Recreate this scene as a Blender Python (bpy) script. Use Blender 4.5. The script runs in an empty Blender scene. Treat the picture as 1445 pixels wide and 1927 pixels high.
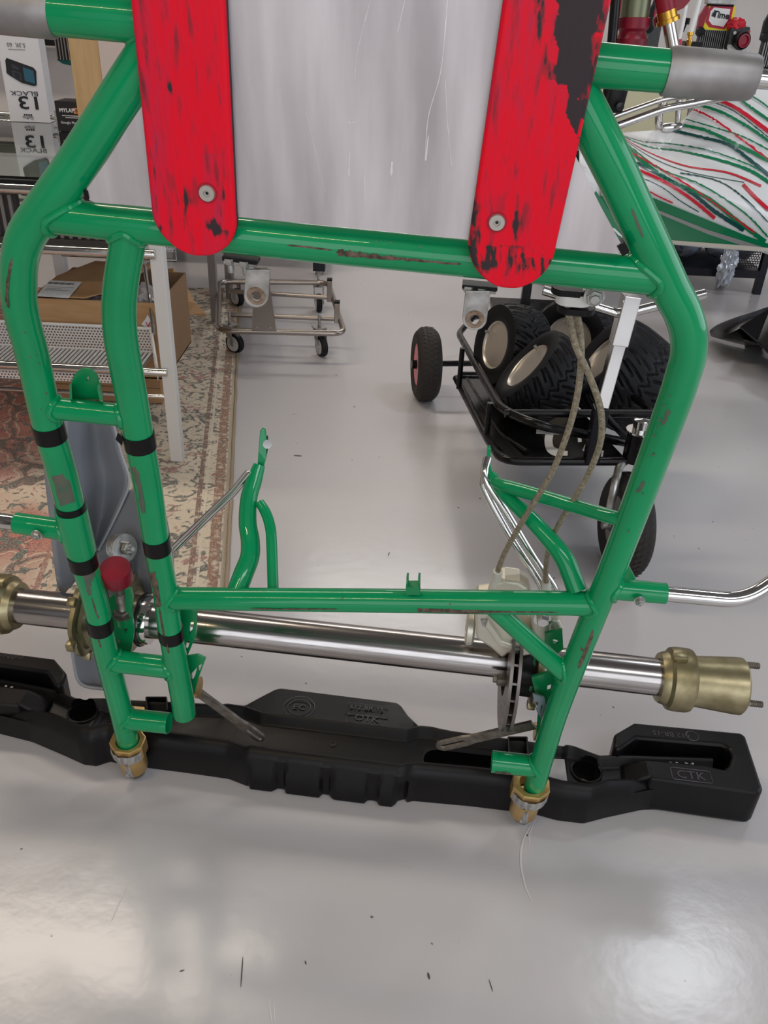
import bpy, bmesh, math, random
from math import pi, sin, cos, tan, radians, atan2, sqrt
from mathutils import Vector, Matrix, noise

random.seed(7)
SC = bpy.context.scene
COL = SC.collection

# ---------------------------------------------------------------- camera
F = 1559.0; CX = 722.5; CY = 963.5; H = 1.05
PITCH = radians(31.0); ROLL = radians(2.75)
fw = Vector((0, cos(PITCH), -sin(PITCH)))
_rt = Vector((1, 0, 0)); _up = _rt.cross(fw)
RI = _rt * cos(ROLL) + _up * sin(ROLL)
UP = -_rt * sin(ROLL) + _up * cos(ROLL)
EYE = Vector((0, 0, H))
cam = bpy.data.cameras.new('camera'); camo = bpy.data.objects.new('camera', cam); COL.objects.link(camo)
cam.sensor_fit = 'VERTICAL'; cam.sensor_height = 36.0; cam.sensor_width = 27.0
cam.lens = F / 1927 * 36.0; cam.clip_start = .01
m3 = Matrix((RI, UP, -fw)).transposed()
camo.matrix_world = Matrix.Translation(EYE) @ m3.to_4x4()
SC.camera = camo

# ---------------------------------------------------------------- world, lamps, exposure
SC.view_settings.view_transform = 'Standard'; SC.view_settings.look = 'None'
SC.view_settings.gamma = 1; SC.view_settings.use_curve_mapping = False
SC.view_settings.exposure = 0.3
w = bpy.data.worlds.new('world'); SC.world = w; w.use_nodes = True
w.node_tree.nodes['Background'].inputs[0].default_value = (.80, .87, 1.0, 1)
w.node_tree.nodes['Background'].inputs[1].default_value = 0.35

def area(name, loc, look, sx, sy, power, col):
    l = bpy.data.lights.new(name, 'AREA'); l.shape = 'RECTANGLE'; l.size = sx; l.size_y = sy
    l.energy = power; l.color = col
    o = bpy.data.objects.new(name, l); COL.objects.link(o); o.location = loc
    o.rotation_euler = Vector(look).to_track_quat('-Z', 'Y').to_euler()
    return o
# daylight of the shop front behind the photographer, and of a side window on the right
area('shopfront_daylight', (0.6, -3.4, 1.5), (0, 1, 0), 5.5, 2.5, 58, (.93, .96, 1.0))
area('side_window_daylight', (4.3, 1.2, 1.5), (-1, 0, -.02), 3.4, 2.0, 34, (.80, .89, 1.0))
# ceiling lamps
area('ceiling_lamp_warm', (-1.15, -1.0, 2.9), (0, 0, -1), 1.5, .06, 13, (1.0, .80, .50))
area('ceiling_lamp_warm', (-1.5, 2.3, 2.9), (0, 0, -1), 1.9, .3, 26, (1.0, .87, .72))
area('ceiling_lamp_cool', (1.55, 2.35, 2.9), (0, 0, -1),   .5, .3, 9, (.88, .94, 1.0))
area('ceiling_lamp_cool', (0.6, 5.2, 2.9), (0, 0, -1), 2.4, .5, 34, (1.0, .97, .92))
area('ceiling_lamp_cool', (1.4, -1.2, 2.9), (0, 0, -1), 2.4, .6, 26, (.95, .97, 1.0))

# ---------------------------------------------------------------- rays and planes
def ray(u, v): return fw + RI * ((u - CX) / F) - UP * ((v - CY) / F)
def P(u, v, t): return EYE + ray(u, v) * t
def FL(u, v, z=0.0):
    r = ray(u, v); return EYE + r * ((z - H) / r.z)
def PY(u, v, y):
    r = ray(u, v); return EYE + r * (y / r.y)
def depth(p): return (p - EYE).dot(fw)
_a = FL(255, 1462); _b = FL(985, 1550)
EX = (_b - _a).normalized(); LEAN = radians(8)
EY = Vector((0, -sin(LEAN), cos(LEAN))); EY = (EY - EX * EY.dot(EX)).normalized()   # up along the standing chassis
NK = EX.cross(EY)                                                                   # towards the photographer
def K(u, v, off=0.0):
    r = ray(u, v); return EYE + r * (((_a - EYE).dot(NK) - off) / r.dot(NK))
def KR(u, v, w_, off=0.0): return w_ * depth(K(u, v, off)) / (2 * F)

# ---------------------------------------------------------------- materials
def lin(c):
    if isinstance(c, str):
        c = [int(c[i:i+2], 16) / 255 for i in (0, 2, 4)]
    return tuple((x / 12.92 if x <= .04045 else ((x + .055) / 1.055) ** 2.4) for x in c[:3]) + (1,)
MATS = {}
def mat(name, col, rough=.5, metal=0, coat=0, var=None, vscale=8, stretch=(1, 1, 1), bump=0, bscale=60, rvar=0, spec=.5, trans=0, alpha=1, emit=None, ior=1.45, detail=4, vthr=(.35, .65), bst=None):
    m = bpy.data.materials.new(name); m.use_nodes = True; nt = m.node_tree; N = nt.nodes; L = nt.links
    b = N['Principled BSDF']
    b.inputs['Base Color'].default_value = lin(col); b.inputs['Roughness'].default_value = rough
    b.inputs['Metallic'].default_value = metal; b.inputs['Coat Weight'].default_value = coat
    b.inputs['Coat Roughness'].default_value = .03
    b.inputs['Specular IOR Level'].default_value = spec; b.inputs['Transmission Weight'].default_value = trans
    b.inputs['IOR'].default_value = ior; b.inputs['Alpha'].default_value = alpha
    if emit:
        b.inputs['Emission Color'].default_value = lin(emit[0]); b.inputs['Emission Strength'].default_value = emit[1]
    if var or bump or rvar:
        tc = N.new('ShaderNodeTexCoord'); mp = N.new('ShaderNodeMapping'); L.new(tc.outputs['Object'], mp.inputs[0])
        mp.inputs['Scale'].default_value = stretch
        ns = N.new('ShaderNodeTexNoise'); ns.inputs['Scale'].default_value = vscale; ns.inputs['Detail'].default_value = detail
        L.new(mp.outputs[0], ns.inputs[0])
        mr = N.new('ShaderNodeMapRange'); mr.inputs[1].default_value = vthr[0]; mr.inputs[2].default_value = vthr[1]
        L.new(ns.outputs[0], mr.inputs[0])
        if var:
            mx = N.new('ShaderNodeMix'); mx.data_type = 'RGBA'
            mx.inputs[6].default_value = lin(col); mx.inputs[7].default_value = lin(var)
            L.new(mr.outputs[0], mx.inputs[0]); L.new(mx.outputs[2], b.inputs['Base Color'])
        if rvar:
            m2 = N.new('ShaderNodeMapRange'); m2.inputs[3].default_value = rough; m2.inputs[4].default_value = rough + rvar
            L.new(mr.outputs[0], m2.inputs[0]); L.new(m2.outputs[0], b.inputs['Roughness'])
        if bump:
            n2 = N.new('ShaderNodeTexNoise'); n2.inputs['Scale'].default_value = bscale; n2.inputs['Detail'].default_value = 3
            if bst:
                mp2 = N.new('ShaderNodeMapping'); mp2.inputs['Scale'].default_value = bst
                L.new(tc.outputs['Object'], mp2.inputs[0]); L.new(mp2.outputs[0], n2.inputs[0])
            else: L.new(mp.outputs[0], n2.inputs[0])
            bp = N.new('ShaderNodeBump'); bp.inputs['Strength'].default_value = bump; bp.inputs['Distance'].default_value = .002
            L.new(n2.outputs[0], bp.inputs['Height']); L.new(bp.outputs[0], b.inputs['Normal'])
    MATS[name] = m
    return m
GREEN = mat('green_powder_coat', '00925a', .3, coat=.7, var='008852', vscale=9, rvar=.06, spec=.15)
GREEN_D = mat('green_bracket_paint', '00804a', .35, coat=.3)
BARE = mat('scuffed_bare_steel', '7d6a5e', .55, .55, var='4c4038', vscale=160, bump=.5, bscale=300)
SCUFF = mat('dull_worn_paint', '4d6655', .6, .3, var='6b6358', vscale=60)
ALU = mat('brushed_aluminium_sheet', 'dcd6d8', .5, .55, var='ada6a8', vscale=1.0, stretch=(26, 26, 1.1), rvar=-.12, detail=5, vthr=(.3, .7))
ALU2 = mat('cast_aluminium', 'c0bfbd', .42, .8, var='a9a6a3', vscale=40, rvar=.1)
SLEEVE = mat('dull_aluminium_sleeve', 'a8a5a5', .5, .7, var='8f8b8a', vscale=30)
CHROME = mat('chrome', 'd6d4d2', .12, 1)
STEEL = mat('polished_axle_steel', 'b5b0ae', .16, 1, var='a59f9c', vscale=3, stretch=(1, 60, 60), rvar=.08)
ZINC = mat('zinc_plated_steel', 'c6c6c4', .35, .9, var='8a8680', vscale=50, rvar=.15)
IRON = mat('worn_raw_steel', '8d877f', .45, .85, var='6c645c', vscale=70, rvar=.15)
ROTOR = mat('brake_rotor_iron', '77706c', .38, .8)
GOLD = mat('gold_anodised_aluminium', 'cfae74', .36, .75, var='b8955c', vscale=30)
MAGN = mat('yellow_passivated_magnesium', 'a79c7c', .34, .85, var='7d7354', vscale=25, rvar=.1)
CALI = mat('champagne_caliper_aluminium', 'd8d3c4', .38, .6)
SCRAPE = mat('ground_down_metal', '8e8c8b', .6, .6, var='bdbab6', vscale=220, stretch=(1, 1, .2), bump=.8, bscale=300)
BLACKP = mat('black_moulded_plastic', '0b090b', .36, var='121011', vscale=14, spec=.28, rvar=.1, bump=.08, bscale=500)
BLACKD = mat('black_plastic_recess', '121114', .3)
BLACKT = mat('black_tube_paint', '060506', .22, coat=0.0, spec=.35, var='120f0f', vscale=25, rvar=.15)
BLACKB = mat('black_glossy_board', '0d0c0c', .22)
TAPE = mat('black_tape', '0c090b', .33, spec=.3)
RUBBER = mat('black_tyre_rubber', '0e0e11', .5, var='131317', vscale=20, spec=.3)
RUBBERB = mat('brown_black_tyre_rubber', '2c2724', .7)
REDC = mat('red_rubber_stop', '8e0b28', .42, var='6d0a20', vscale=20)
REDP = mat('red_pad_edge', 'ee2344', .38)
PINK = mat('pink_plastic_rim', 'e58a94', .45)
SEATG = mat('grey_gelcoat_seat', '8b8d94', .3, coat=.3, var='83858d', vscale=5)
WHITEM = mat('white_painted_metal', 'd6d3cf', .4)
WHITEP = mat('white_plastic', 'dcd9d3', .45)
HOSE = mat('braided_steel_hose', 'b0a48f', .35, .6, bump=1.0, bscale=900, var='857a66', vscale=300)
CARD = mat('brown_cardboard', 'b38d65', .8, var='a98259', vscale=12, stretch=(1, 1, 6))
CARDL = mat('light_cardboard', 'cfa877', .75, var='c69d6b', vscale=10, stretch=(8, 8, 1))
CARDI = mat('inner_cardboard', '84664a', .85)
PAPER = mat('white_paper_label', 'd9dadd', .6)
INK = mat('printed_black_ink', '17171a', .5)
GREYINK = mat('printed_grey_ink', '6a696d', .5)
WALL = mat('white_painted_blockwork', 'd5d0cd', .8, var='cbc5c2', vscale=3, bump=.35, bscale=90)
CREAM = mat('cream_painted_panel', 'd9d3b0', .6)
CEIL = mat('grey_ceiling', '7c7a78', .8)
DWALL = mat('grey_front_wall', '6c6a69', .8)
BRASS = mat('polished_brass', 'd6a94a', .25, .95)
DKRED = mat('dark_red_plastic', '8f1128', .35)
REDS = mat('red_silicone', 'c8172c', .4)
YEL = mat('yellow_print', 'f0dd18', .45)
MAG = mat('crimson_print', 'b5123f', .45)
WHITEPR = mat('white_gloss_print', 'e9e9e8', .3, coat=.4)
FGREEN = mat('green_sticker_print', '057a4d', .3, coat=.4)
FTEAL = mat('dark_teal_print', '0a4a46', .3, coat=.4)
FRED = mat('red_sticker_print', 'cf0f2c', .3, coat=.4)
SILV = mat('glitter_silver_print', 'b9bab8', .5, .4, var='8d8f8d', vscale=900)
RADF = mat('black_radiator_fins', '2c2c2e', .4, .4)
RADS = mat('silver_radiator_tubes', 'a2a1a0', .35, .7)
NAVY = mat('navy_black_leg', '14151f', .3)
GLASS = mat('counter_glass', 'dfe8e4', .01, trans=1, ior=1.5)
BAG = mat('clear_plastic_bag', 'b9c2d2', .12, trans=.65, ior=1.15, bump=1.0, bscale=35, coat=.5)
BUBBLE = mat('bubble_wrap', 'c3b9b8', .2, trans=.35, bump=1.0, bscale=160, coat=.5)

def perforated(name, col, scale, hole=.3):
    m = mat(name, col, .4, .2); nt = m.node_tree; N = nt.nodes; L = nt.links
    tc = N.new('ShaderNodeTexCoord'); mp = N.new('ShaderNodeMapping'); mp.inputs['Scale'].default_value = (scale, scale, scale)
    L.new(tc.outputs['UV'], mp.inputs[0])
    sep = N.new('ShaderNodeSeparateXYZ'); L.new(mp.outputs[0], sep.inputs[0])
    def mth(op, a, b_=None):
        n = N.new('ShaderNodeMath'); n.operation = op
        for i, x in enumerate((a, b_)):
            if x is None: continue
            if isinstance(x, (int, float)): n.inputs[i].default_value = x
            else: L.new(x, n.inputs[i])
        return n.outputs[0]
    row = mth('FLOOR', sep.outputs[1]); par = mth('MULTIPLY', mth('FLOORED_MODULO', row, 2.0), .5)
    fx = mth('SUBTRACT', mth('FRACT', mth('ADD', sep.outputs[0], par)), .5); fy = mth('SUBTRACT', mth('FRACT', sep.outputs[1]), .5)
    d = mth('SQRT', mth('ADD', mth('MULTIPLY', fx, fx), mth('MULTIPLY', fy, fy)))
    inv = mth('GREATER_THAN', d, hole)
    L.new(inv, N['Principled BSDF'].inputs['Alpha'])
    return m
PERF = perforated('perforated_white_metal', 'd2cecd', 1.0, .3)
MESHB = perforated('black_wire_mesh', '1b1b1d', 1.0, .38)

# ---------------------------------------------------------------- mesh building
class BM:
    def __init__(s): s.b = bmesh.new()
    def grid(s, rows, closed_u=False, closed_v=False, flip=False):
        vs = [[s.b.verts.new(p) for p in r] for r in rows]
        n = len(vs); m = len(vs[0]); out = []
        for i in range(n if closed_u else n - 1):
            for j in range(m if closed_v else m - 1):
                q = [vs[i][j], vs[(i+1) % n][j], vs[(i+1) % n][(j+1) % m], vs[i][(j+1) % m]]
                if flip: q.reverse()
                try: out.append(s.b.faces.new(q))
                except ValueError: pass
        return vs
    def tube(s, pts, r, seg=20, caps=True, closed=False, hollow=0):
        pts = [Vector(p) for p in pts]; n = len(pts)
        rs = r if isinstance(r, (list, tuple)) else [r] * n
        T = []
        for i in range(n):
            a = pts[(i-1) % n] if (closed or i > 0) else pts[i]; b = pts[(i+1) % n] if (closed or i < n-1) else pts[i]
            T.append((b - a).normalized())
        x = T[0].orthogonal().normalized(); rows = []; fr = []
        for i in range(n):
            x = (x - T[i] * x.dot(T[i])).normalized(); y = T[i].cross(x)
            fr.append((x.copy(), y))
            rows.append([pts[i] + (x * cos(2*pi*k/seg) + y * sin(2*pi*k/seg)) * rs[i] for k in range(seg)])
        vs = s.grid(rows, closed_u=closed, closed_v=True, flip=True)
        if not closed and caps and not hollow:
            s.b.faces.new(vs[0]); s.b.faces.new(vs[-1][::-1])
        if hollow:
            rows2 = [[pts[i] + (fr[i][0] * cos(2*pi*k/seg) + fr[i][1] * sin(2*pi*k/seg)) * (rs[i] - hollow) for k in range(seg)] for i in range(n)]
            v2 = s.grid(rows2, closed_v=True)
            for a, b2, fl_ in ((vs[0], v2[0], False), (vs[-1], v2[-1], True)):
                for k in range(seg):
                    q = [a[k], a[(k+1) % seg], b2[(k+1) % seg], b2[k]]
                    if fl_: q.reverse()
                    s.b.faces.new(q)
        return s
    def lathe(s, o, ax, prof, seg=32, lobes=0, lob=0, ring=False):
        o = Vector(o); ax = Vector(ax).normalized(); x = ax.orthogonal().normalized(); y = ax.cross(x)
        rows = []
        for t, r in prof:
            rows.append([o + ax * t + (x * cos(2*pi*k/seg) + y * sin(2*pi*k/seg)) * (max(r, 1e-5) * (1 + lob * cos(lobes * 2*pi*k/seg))) for k in range(seg)])
        vs = s.grid(rows, closed_u=ring, closed_v=True, flip=True)
        if ring: return s
        if prof[0][1] > 1e-4: s.b.faces.new(vs[0])
        if prof[-1][1] > 1e-4: s.b.faces.new(vs[-1][::-1])
        return s
    def cyl(s, a, b, r, seg=20, r2=None):
        a = Vector(a); b = Vector(b); return s.lathe(a, b - a, [(0, r), ((b-a).length, r if r2 is None else r2)], seg)
    def hexa(s, a, ax, r, h):
        ax = Vector(ax).normalized(); return s.lathe(a, ax, [(0, r), (h * .8, r), (h, r * .85)], 6)
    def box(s, c, size, axes=None, bev=0):
        c = Vector(c); X, Y, Z = axes if axes else (Vector((1, 0, 0)), Vector((0, 1, 0)), Vector((0, 0, 1)))
        hx, hy, hz = [d / 2 for d in size]
        vs = [s.b.verts.new(c + X * (i * hx) + Y * (j * hy) + Z * (k * hz)) for i in (-1, 1) for j in (-1, 1) for k in (-1, 1)]
        fs = [s.b.faces.new([vs[i] for i in f]) for f in ((0, 1, 3, 2), (4, 6, 7, 5), (0, 4, 5, 1), (2, 3, 7, 6), (0, 2, 6, 4), (1, 5, 7, 3))]
        if bev:
            es = {e for f in fs for e in f.edges}
            bmesh.ops.bevel(s.b, geom=list(es), offset=bev, segments=2, affect='EDGES', profile=.5)
        return s
    def bar(s, a, b, w_, h_, upv=(0, 0, 1), bev=0):
        a = Vector(a); b = Vector(b); d = (b - a).normalized(); upv = Vector(upv)
        y = upv.cross(d).normalized(); z = d.cross(y)
        return s.box((a + b) / 2, ((b - a).length, w_, h_), (d, y, z), bev)
    def prism(s, outer, holes=(), depthv=None):
        """flat outline (3-D points in one plane), extruded by depthv"""
        es = []; 
        for loop in [outer] + list(holes):
            vs = [s.b.verts.new(p) for p in loop]
            es += [s.b.edges.new((vs[i], vs[(i+1) % len(vs)])) for i in range(len(vs))]
        r = bmesh.ops.triangle_fill(s.b, edges=es, use_beauty=True)
        fs = [g for g in r['geom'] if isinstance(g, bmesh.types.BMFace)]
        if depthv is not None:
            e = bmesh.ops.extrude_face_region(s.b, geom=fs, use_keep_orig=True)
            nv = [g for g in e['geom'] if isinstance(g, bmesh.types.BMVert)]
            bmesh.ops.translate(s.b, vec=Vector(depthv), verts=nv)
        bmesh.ops.recalc_face_normals(s.b, faces=s.b.faces[:])
        return s
    def hull(s, pts):
        vs = [s.b.verts.new(p) for p in pts]; bmesh.ops.convex_hull(s.b, input=vs); return s
    def ball(s, c, r, seg=12): 
        return s.lathe(Vector(c) - Vector((0, 0, r)), (0, 0, 1), [(r - r * cos(pi*i/8), r * sin(pi*i/8)) for i in range(9)], seg)

def fil(pts, R, n=6):
    """round the corners of a polyline"""
    pts = [Vector(p) for p in pts]; out = [pts[0]]
    for i in range(1, len(pts) - 1):
        a, b, c = pts[i-1], pts[i], pts[i+1]
        r = min(R, (a-b).length * .49, (c-b).length * .49)
        p = b + (a - b).normalized() * r; q = b + (c - b).normalized() * r
        for k in range(n + 1):
            t = k / n; out.append(p * (1-t)**2 + b * 2*t*(1-t) + q * t*t)
    out.append(pts[-1]); return out
def cat_rom(pts, n=6):
    out = []
    m = len(pts)
    for i in range(m - 1):
        p0 = pts[max(i-1, 0)]; p1 = pts[i]; p2 = pts[i+1]; p3 = pts[min(i+2, m-1)]
        for k in range(n):
            t = k / n
            out.append(tuple(.5 * ((2*b) + (-a + c)*t + (2*a - 5*b + 4*c - d)*t*t + (-a + 3*b - 3*c + d)*t**3) for a, b, c, d in zip(p0, p1, p2, p3)))
    out.append(tuple(pts[-1])); return out

WO = {}
def props(o, label=None, cat=None, group=None, kind=None):
    if label: o['label'] = label
    if cat: o['category'] = cat
    if group: o['group'] = group
    if kind: o['kind'] = kind
def thing(name, loc, label, cat, group=None, rotz=0):
    o = bpy.data.objects.new(name, None); COL.objects.link(o); o.empty_display_size = .05
    o.location = loc; o.rotation_euler = (0, 0, rotz); WO[o.name] = Vector(loc)
    props(o, label, cat, group); return o
def put(name, B, m, parent=None, label=None, cat=None, group=None, kind=None, smooth=38, bevel=0, solid=0, uvw=None):
    b = B.b if isinstance(B, BM) else B
    me = bpy.data.meshes.new(name)
    bmesh.ops.recalc_face_normals(b, faces=b.faces[:]); b.to_mesh(me); b.free()

    xs = [v.co for v in me.vertices]
    c = Vector(((min(p.x for p in xs) + max(p.x for p in xs)) / 2, (min(p.y for p in xs) + max(p.y for p in xs)) / 2, min(p.z for p in xs)))
    me.transform(Matrix.Translation(-c))
    me.materials.append(m)
    if smooth:
        me.shade_smooth(); me.set_sharp_from_angle(angle=radians(smooth))
    o = bpy.data.objects.new(name, me); COL.objects.link(o)
    if parent is not None:
        o.parent = parent; o.location = c - WO[parent.name]
    else: o.location = c
    WO[o.name] = c
    if solid:
        md = o.modifiers.new('solid', 'SOLIDIFY'); md.thickness = solid; md.offset = 0
    if bevel:
        md = o.modifiers.new('bevel', 'BEVEL'); md.width = bevel; md.segments = 2; md.limit_method = 'ANGLE'; md.angle_limit = radians(40)
        md.harden_normals = False
    props(o, label, cat, group, kind)
    return o
def text(name, s, origin, X, Y, size, m, parent, ext=.0004, align='CENTER', bold=0, sx=1):
    cu = bpy.data.curves.new(name, 'FONT'); cu.body = s; cu.size = size; cu.extrude = ext; cu.align_x = align; cu.align_y = 'CENTER'; cu.offset = bold
    cu.resolution_u = 2
    t = bpy.data.objects.new(name + '_src', cu); COL.objects.link(t)
    bpy.context.view_layer.update()
    me = bpy.data.meshes.new_from_object(t.evaluated_get(bpy.context.evaluated_depsgraph_get()))
    bpy.data.objects.remove(t); bpy.data.curves.remove(cu)
    X = Vector(X).normalized(); Z = X.cross(Vector(Y)).normalized(); Y = Z.cross(X)
    M = Matrix((X * sx, Y, Z)).transposed().to_4x4(); M.translation = Vector(origin)
    me.transform(M); me.name = name
    bm_ = bmesh.new(); bm_.from_mesh(me); bpy.data.meshes.remove(me)
    return put(name, bm_, m, parent, smooth=0)
def copy_tree(o, parent=None):
    c = o.copy(); COL.objects.link(c)
    if parent is not None: c.parent = parent
    for ch in list(o.children): copy_tree(ch, c)
    return c
# ================================================================ SETTING
def floor_material():
    m = bpy.data.materials.new('grey_epoxy_floor'); m.use_nodes = True; nt = m.node_tree; N = nt.nodes; L = nt.links
    b = N['Principled BSDF']; tc = N.new('ShaderNodeTexCoord')
    n1 = N.new('ShaderNodeTexNoise'); n1.inputs['Scale'].default_value = 1.6; n1.inputs['Detail'].default_value = 6
    L.new(tc.outputs['Object'], n1.inputs[0])
    mx = N.new('ShaderNodeMix'); mx.data_type = 'RGBA'; mx.inputs[6].default_value = lin('c3bfc1'); mx.inputs[7].default_value = lin('c8c5c7')
    L.new(n1.outputs[0], mx.inputs[0])
    n3 = N.new('ShaderNodeTexNoise'); n3.inputs['Scale'].default_value = 55; n3.inputs['Detail'].default_value = 2
    L.new(tc.outputs['Object'], n3.inputs[0])
    mr = N.new('ShaderNodeMapRange'); mr.inputs[1].default_value = .765; mr.inputs[2].default_value = .80
    L.new(n3.outputs[0], mr.inputs[0])
    m2 = N.new('ShaderNodeMix'); m2.data_type = 'RGBA'; m2.inputs[7].default_value = lin('5b5552')
    L.new(mx.outputs[2], m2.inputs[6]); L.new(mr.outputs[0], m2.inputs[0]); L.new(m2.outputs[2], b.inputs['Base Color'])
    b.inputs['Roughness'].default_value = .2; b.inputs['Specular IOR Level'].default_value = .5
    n2 = N.new('ShaderNodeTexNoise'); n2.inputs['Scale'].default_value = 38; n2.inputs['Detail'].default_value = 3
    L.new(tc.outputs['Object'], n2.inputs[0])
    bp = N.new('ShaderNodeBump'); bp.inputs['Strength'].default_value = .10; bp.inputs['Distance'].default_value = .003
    L.new(n2.outputs[0], bp.inputs['Height']); L.new(bp.outputs[0], b.inputs['Normal'])
    return m
B = BM(); B.box((0.25, 1.6, -.05), (8.5, 10.4, .1)); floor = put('floor', B, floor_material(), kind='structure', smooth=0)
WX0, WX1, WY0, WY1, WZ = -3.9, 4.5, -3.55, 5.6, 3.0
B = BM(); B.box((.3, WY1 + .05, WZ/2), (8.6, .1, WZ)); wall_back = put('wall_back', B, WALL, kind='structure', smooth=0)
B = BM(); B.box((WX0 - .05, 1.0, WZ/2), (.1, 9.2, WZ)); put('wall_left', B, WALL, kind='structure', smooth=0)
B = BM(); B.box((WX1 + .05, -1.9, WZ/2), (.1, 3.4, WZ)); B.box((WX1 + .05, 4.3, WZ/2), (.1, 2.7, WZ)); B.box((WX1+.05, 1.35, .2), (.1, 3.2, .4)); B.box((WX1+.05, 1.35, 2.8), (.1, 3.2, .4))
put('wall_right', B, WALL, kind='structure', smooth=0)
B = BM(); B.box((.3, WY0 - .05, .1), (8.6, .1, .2)); B.box((.3, WY0 - .05, 2.88), (8.6, .1, .24)); B.box((-3.3, WY0 - .05, 1.5), (1.3, .1, 3)); B.box((4.1, WY0 - .05, 1.5), (.9, .1, 3))
put('wall_front', B, DWALL, kind='structure', smooth=0)
B = BM(); B.box((.3, 1.0, WZ + .05), (8.6, 9.3, .1)); put('ceiling', B, CEIL, kind='structure', smooth=0)
B = BM(); B.box((.3, WY1 - .008, .05), (8.4, .016, .1)); put('baseboard_back', B, WALL, kind='structure')

# marks in the paint of the floor
def floor_strip(name, px, wpx, m, z=.0006):
    B = BM(); rows = []
    pts = cat_rom(px, 6); n = len(pts)
    for i, (u, v) in enumerate(pts):
        u2, v2 = pts[min(i+1, n-1)]; u1, v1 = pts[max(i-1, 0)]
        dx, dy = u2-u1, v2-v1; l = sqrt(dx*dx + dy*dy) or 1; s_ = wpx * .5 * sin(pi * (i + .4) / (n - .2)) + .25
        rows.append([FL(u - dy/l*s_, v + dx/l*s_, z), FL(u + dy/l*s_, v - dx/l*s_, z)])
    B.grid(rows); return put(name, B, m, floor, smooth=0)
WSCR = mat('white_scratch', 'dedad9', .5); DSCR = mat('dark_scratch', '4a4645', .5)
for px, w_, m in (([(1003, 1546), (985, 1580), (980, 1620), (988, 1665), (1002, 1697)], 3.2, WSCR), ([(1007, 1542), (996, 1572), (997, 1590)], 1.6, WSCR),
                  ([(241, 1662), (228, 1690), (210, 1732)], 1.6, WSCR), ([(506, 1878), (512, 1927)], 1.4, WSCR), ([(515, 1885), (518, 1927)], 1.2, WSCR),
                  ([(457, 1800), (453, 1858)], 1.8, DSCR), ([(805, 1830), (808, 1843)], 4, DSCR), ([(920, 1843), (927, 1866)], 1.4, DSCR),
                  ([(338, 1828), (347, 1825)], 2, DSCR), ([(574, 1808), (576, 1815)], 2.2, DSCR), ([(553, 857), (568, 858)], 1.4, DSCR), ([(733, 1039), (730, 1046)], 1.4, DSCR)):
    floor_strip('scratch', px, w_, m)

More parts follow.
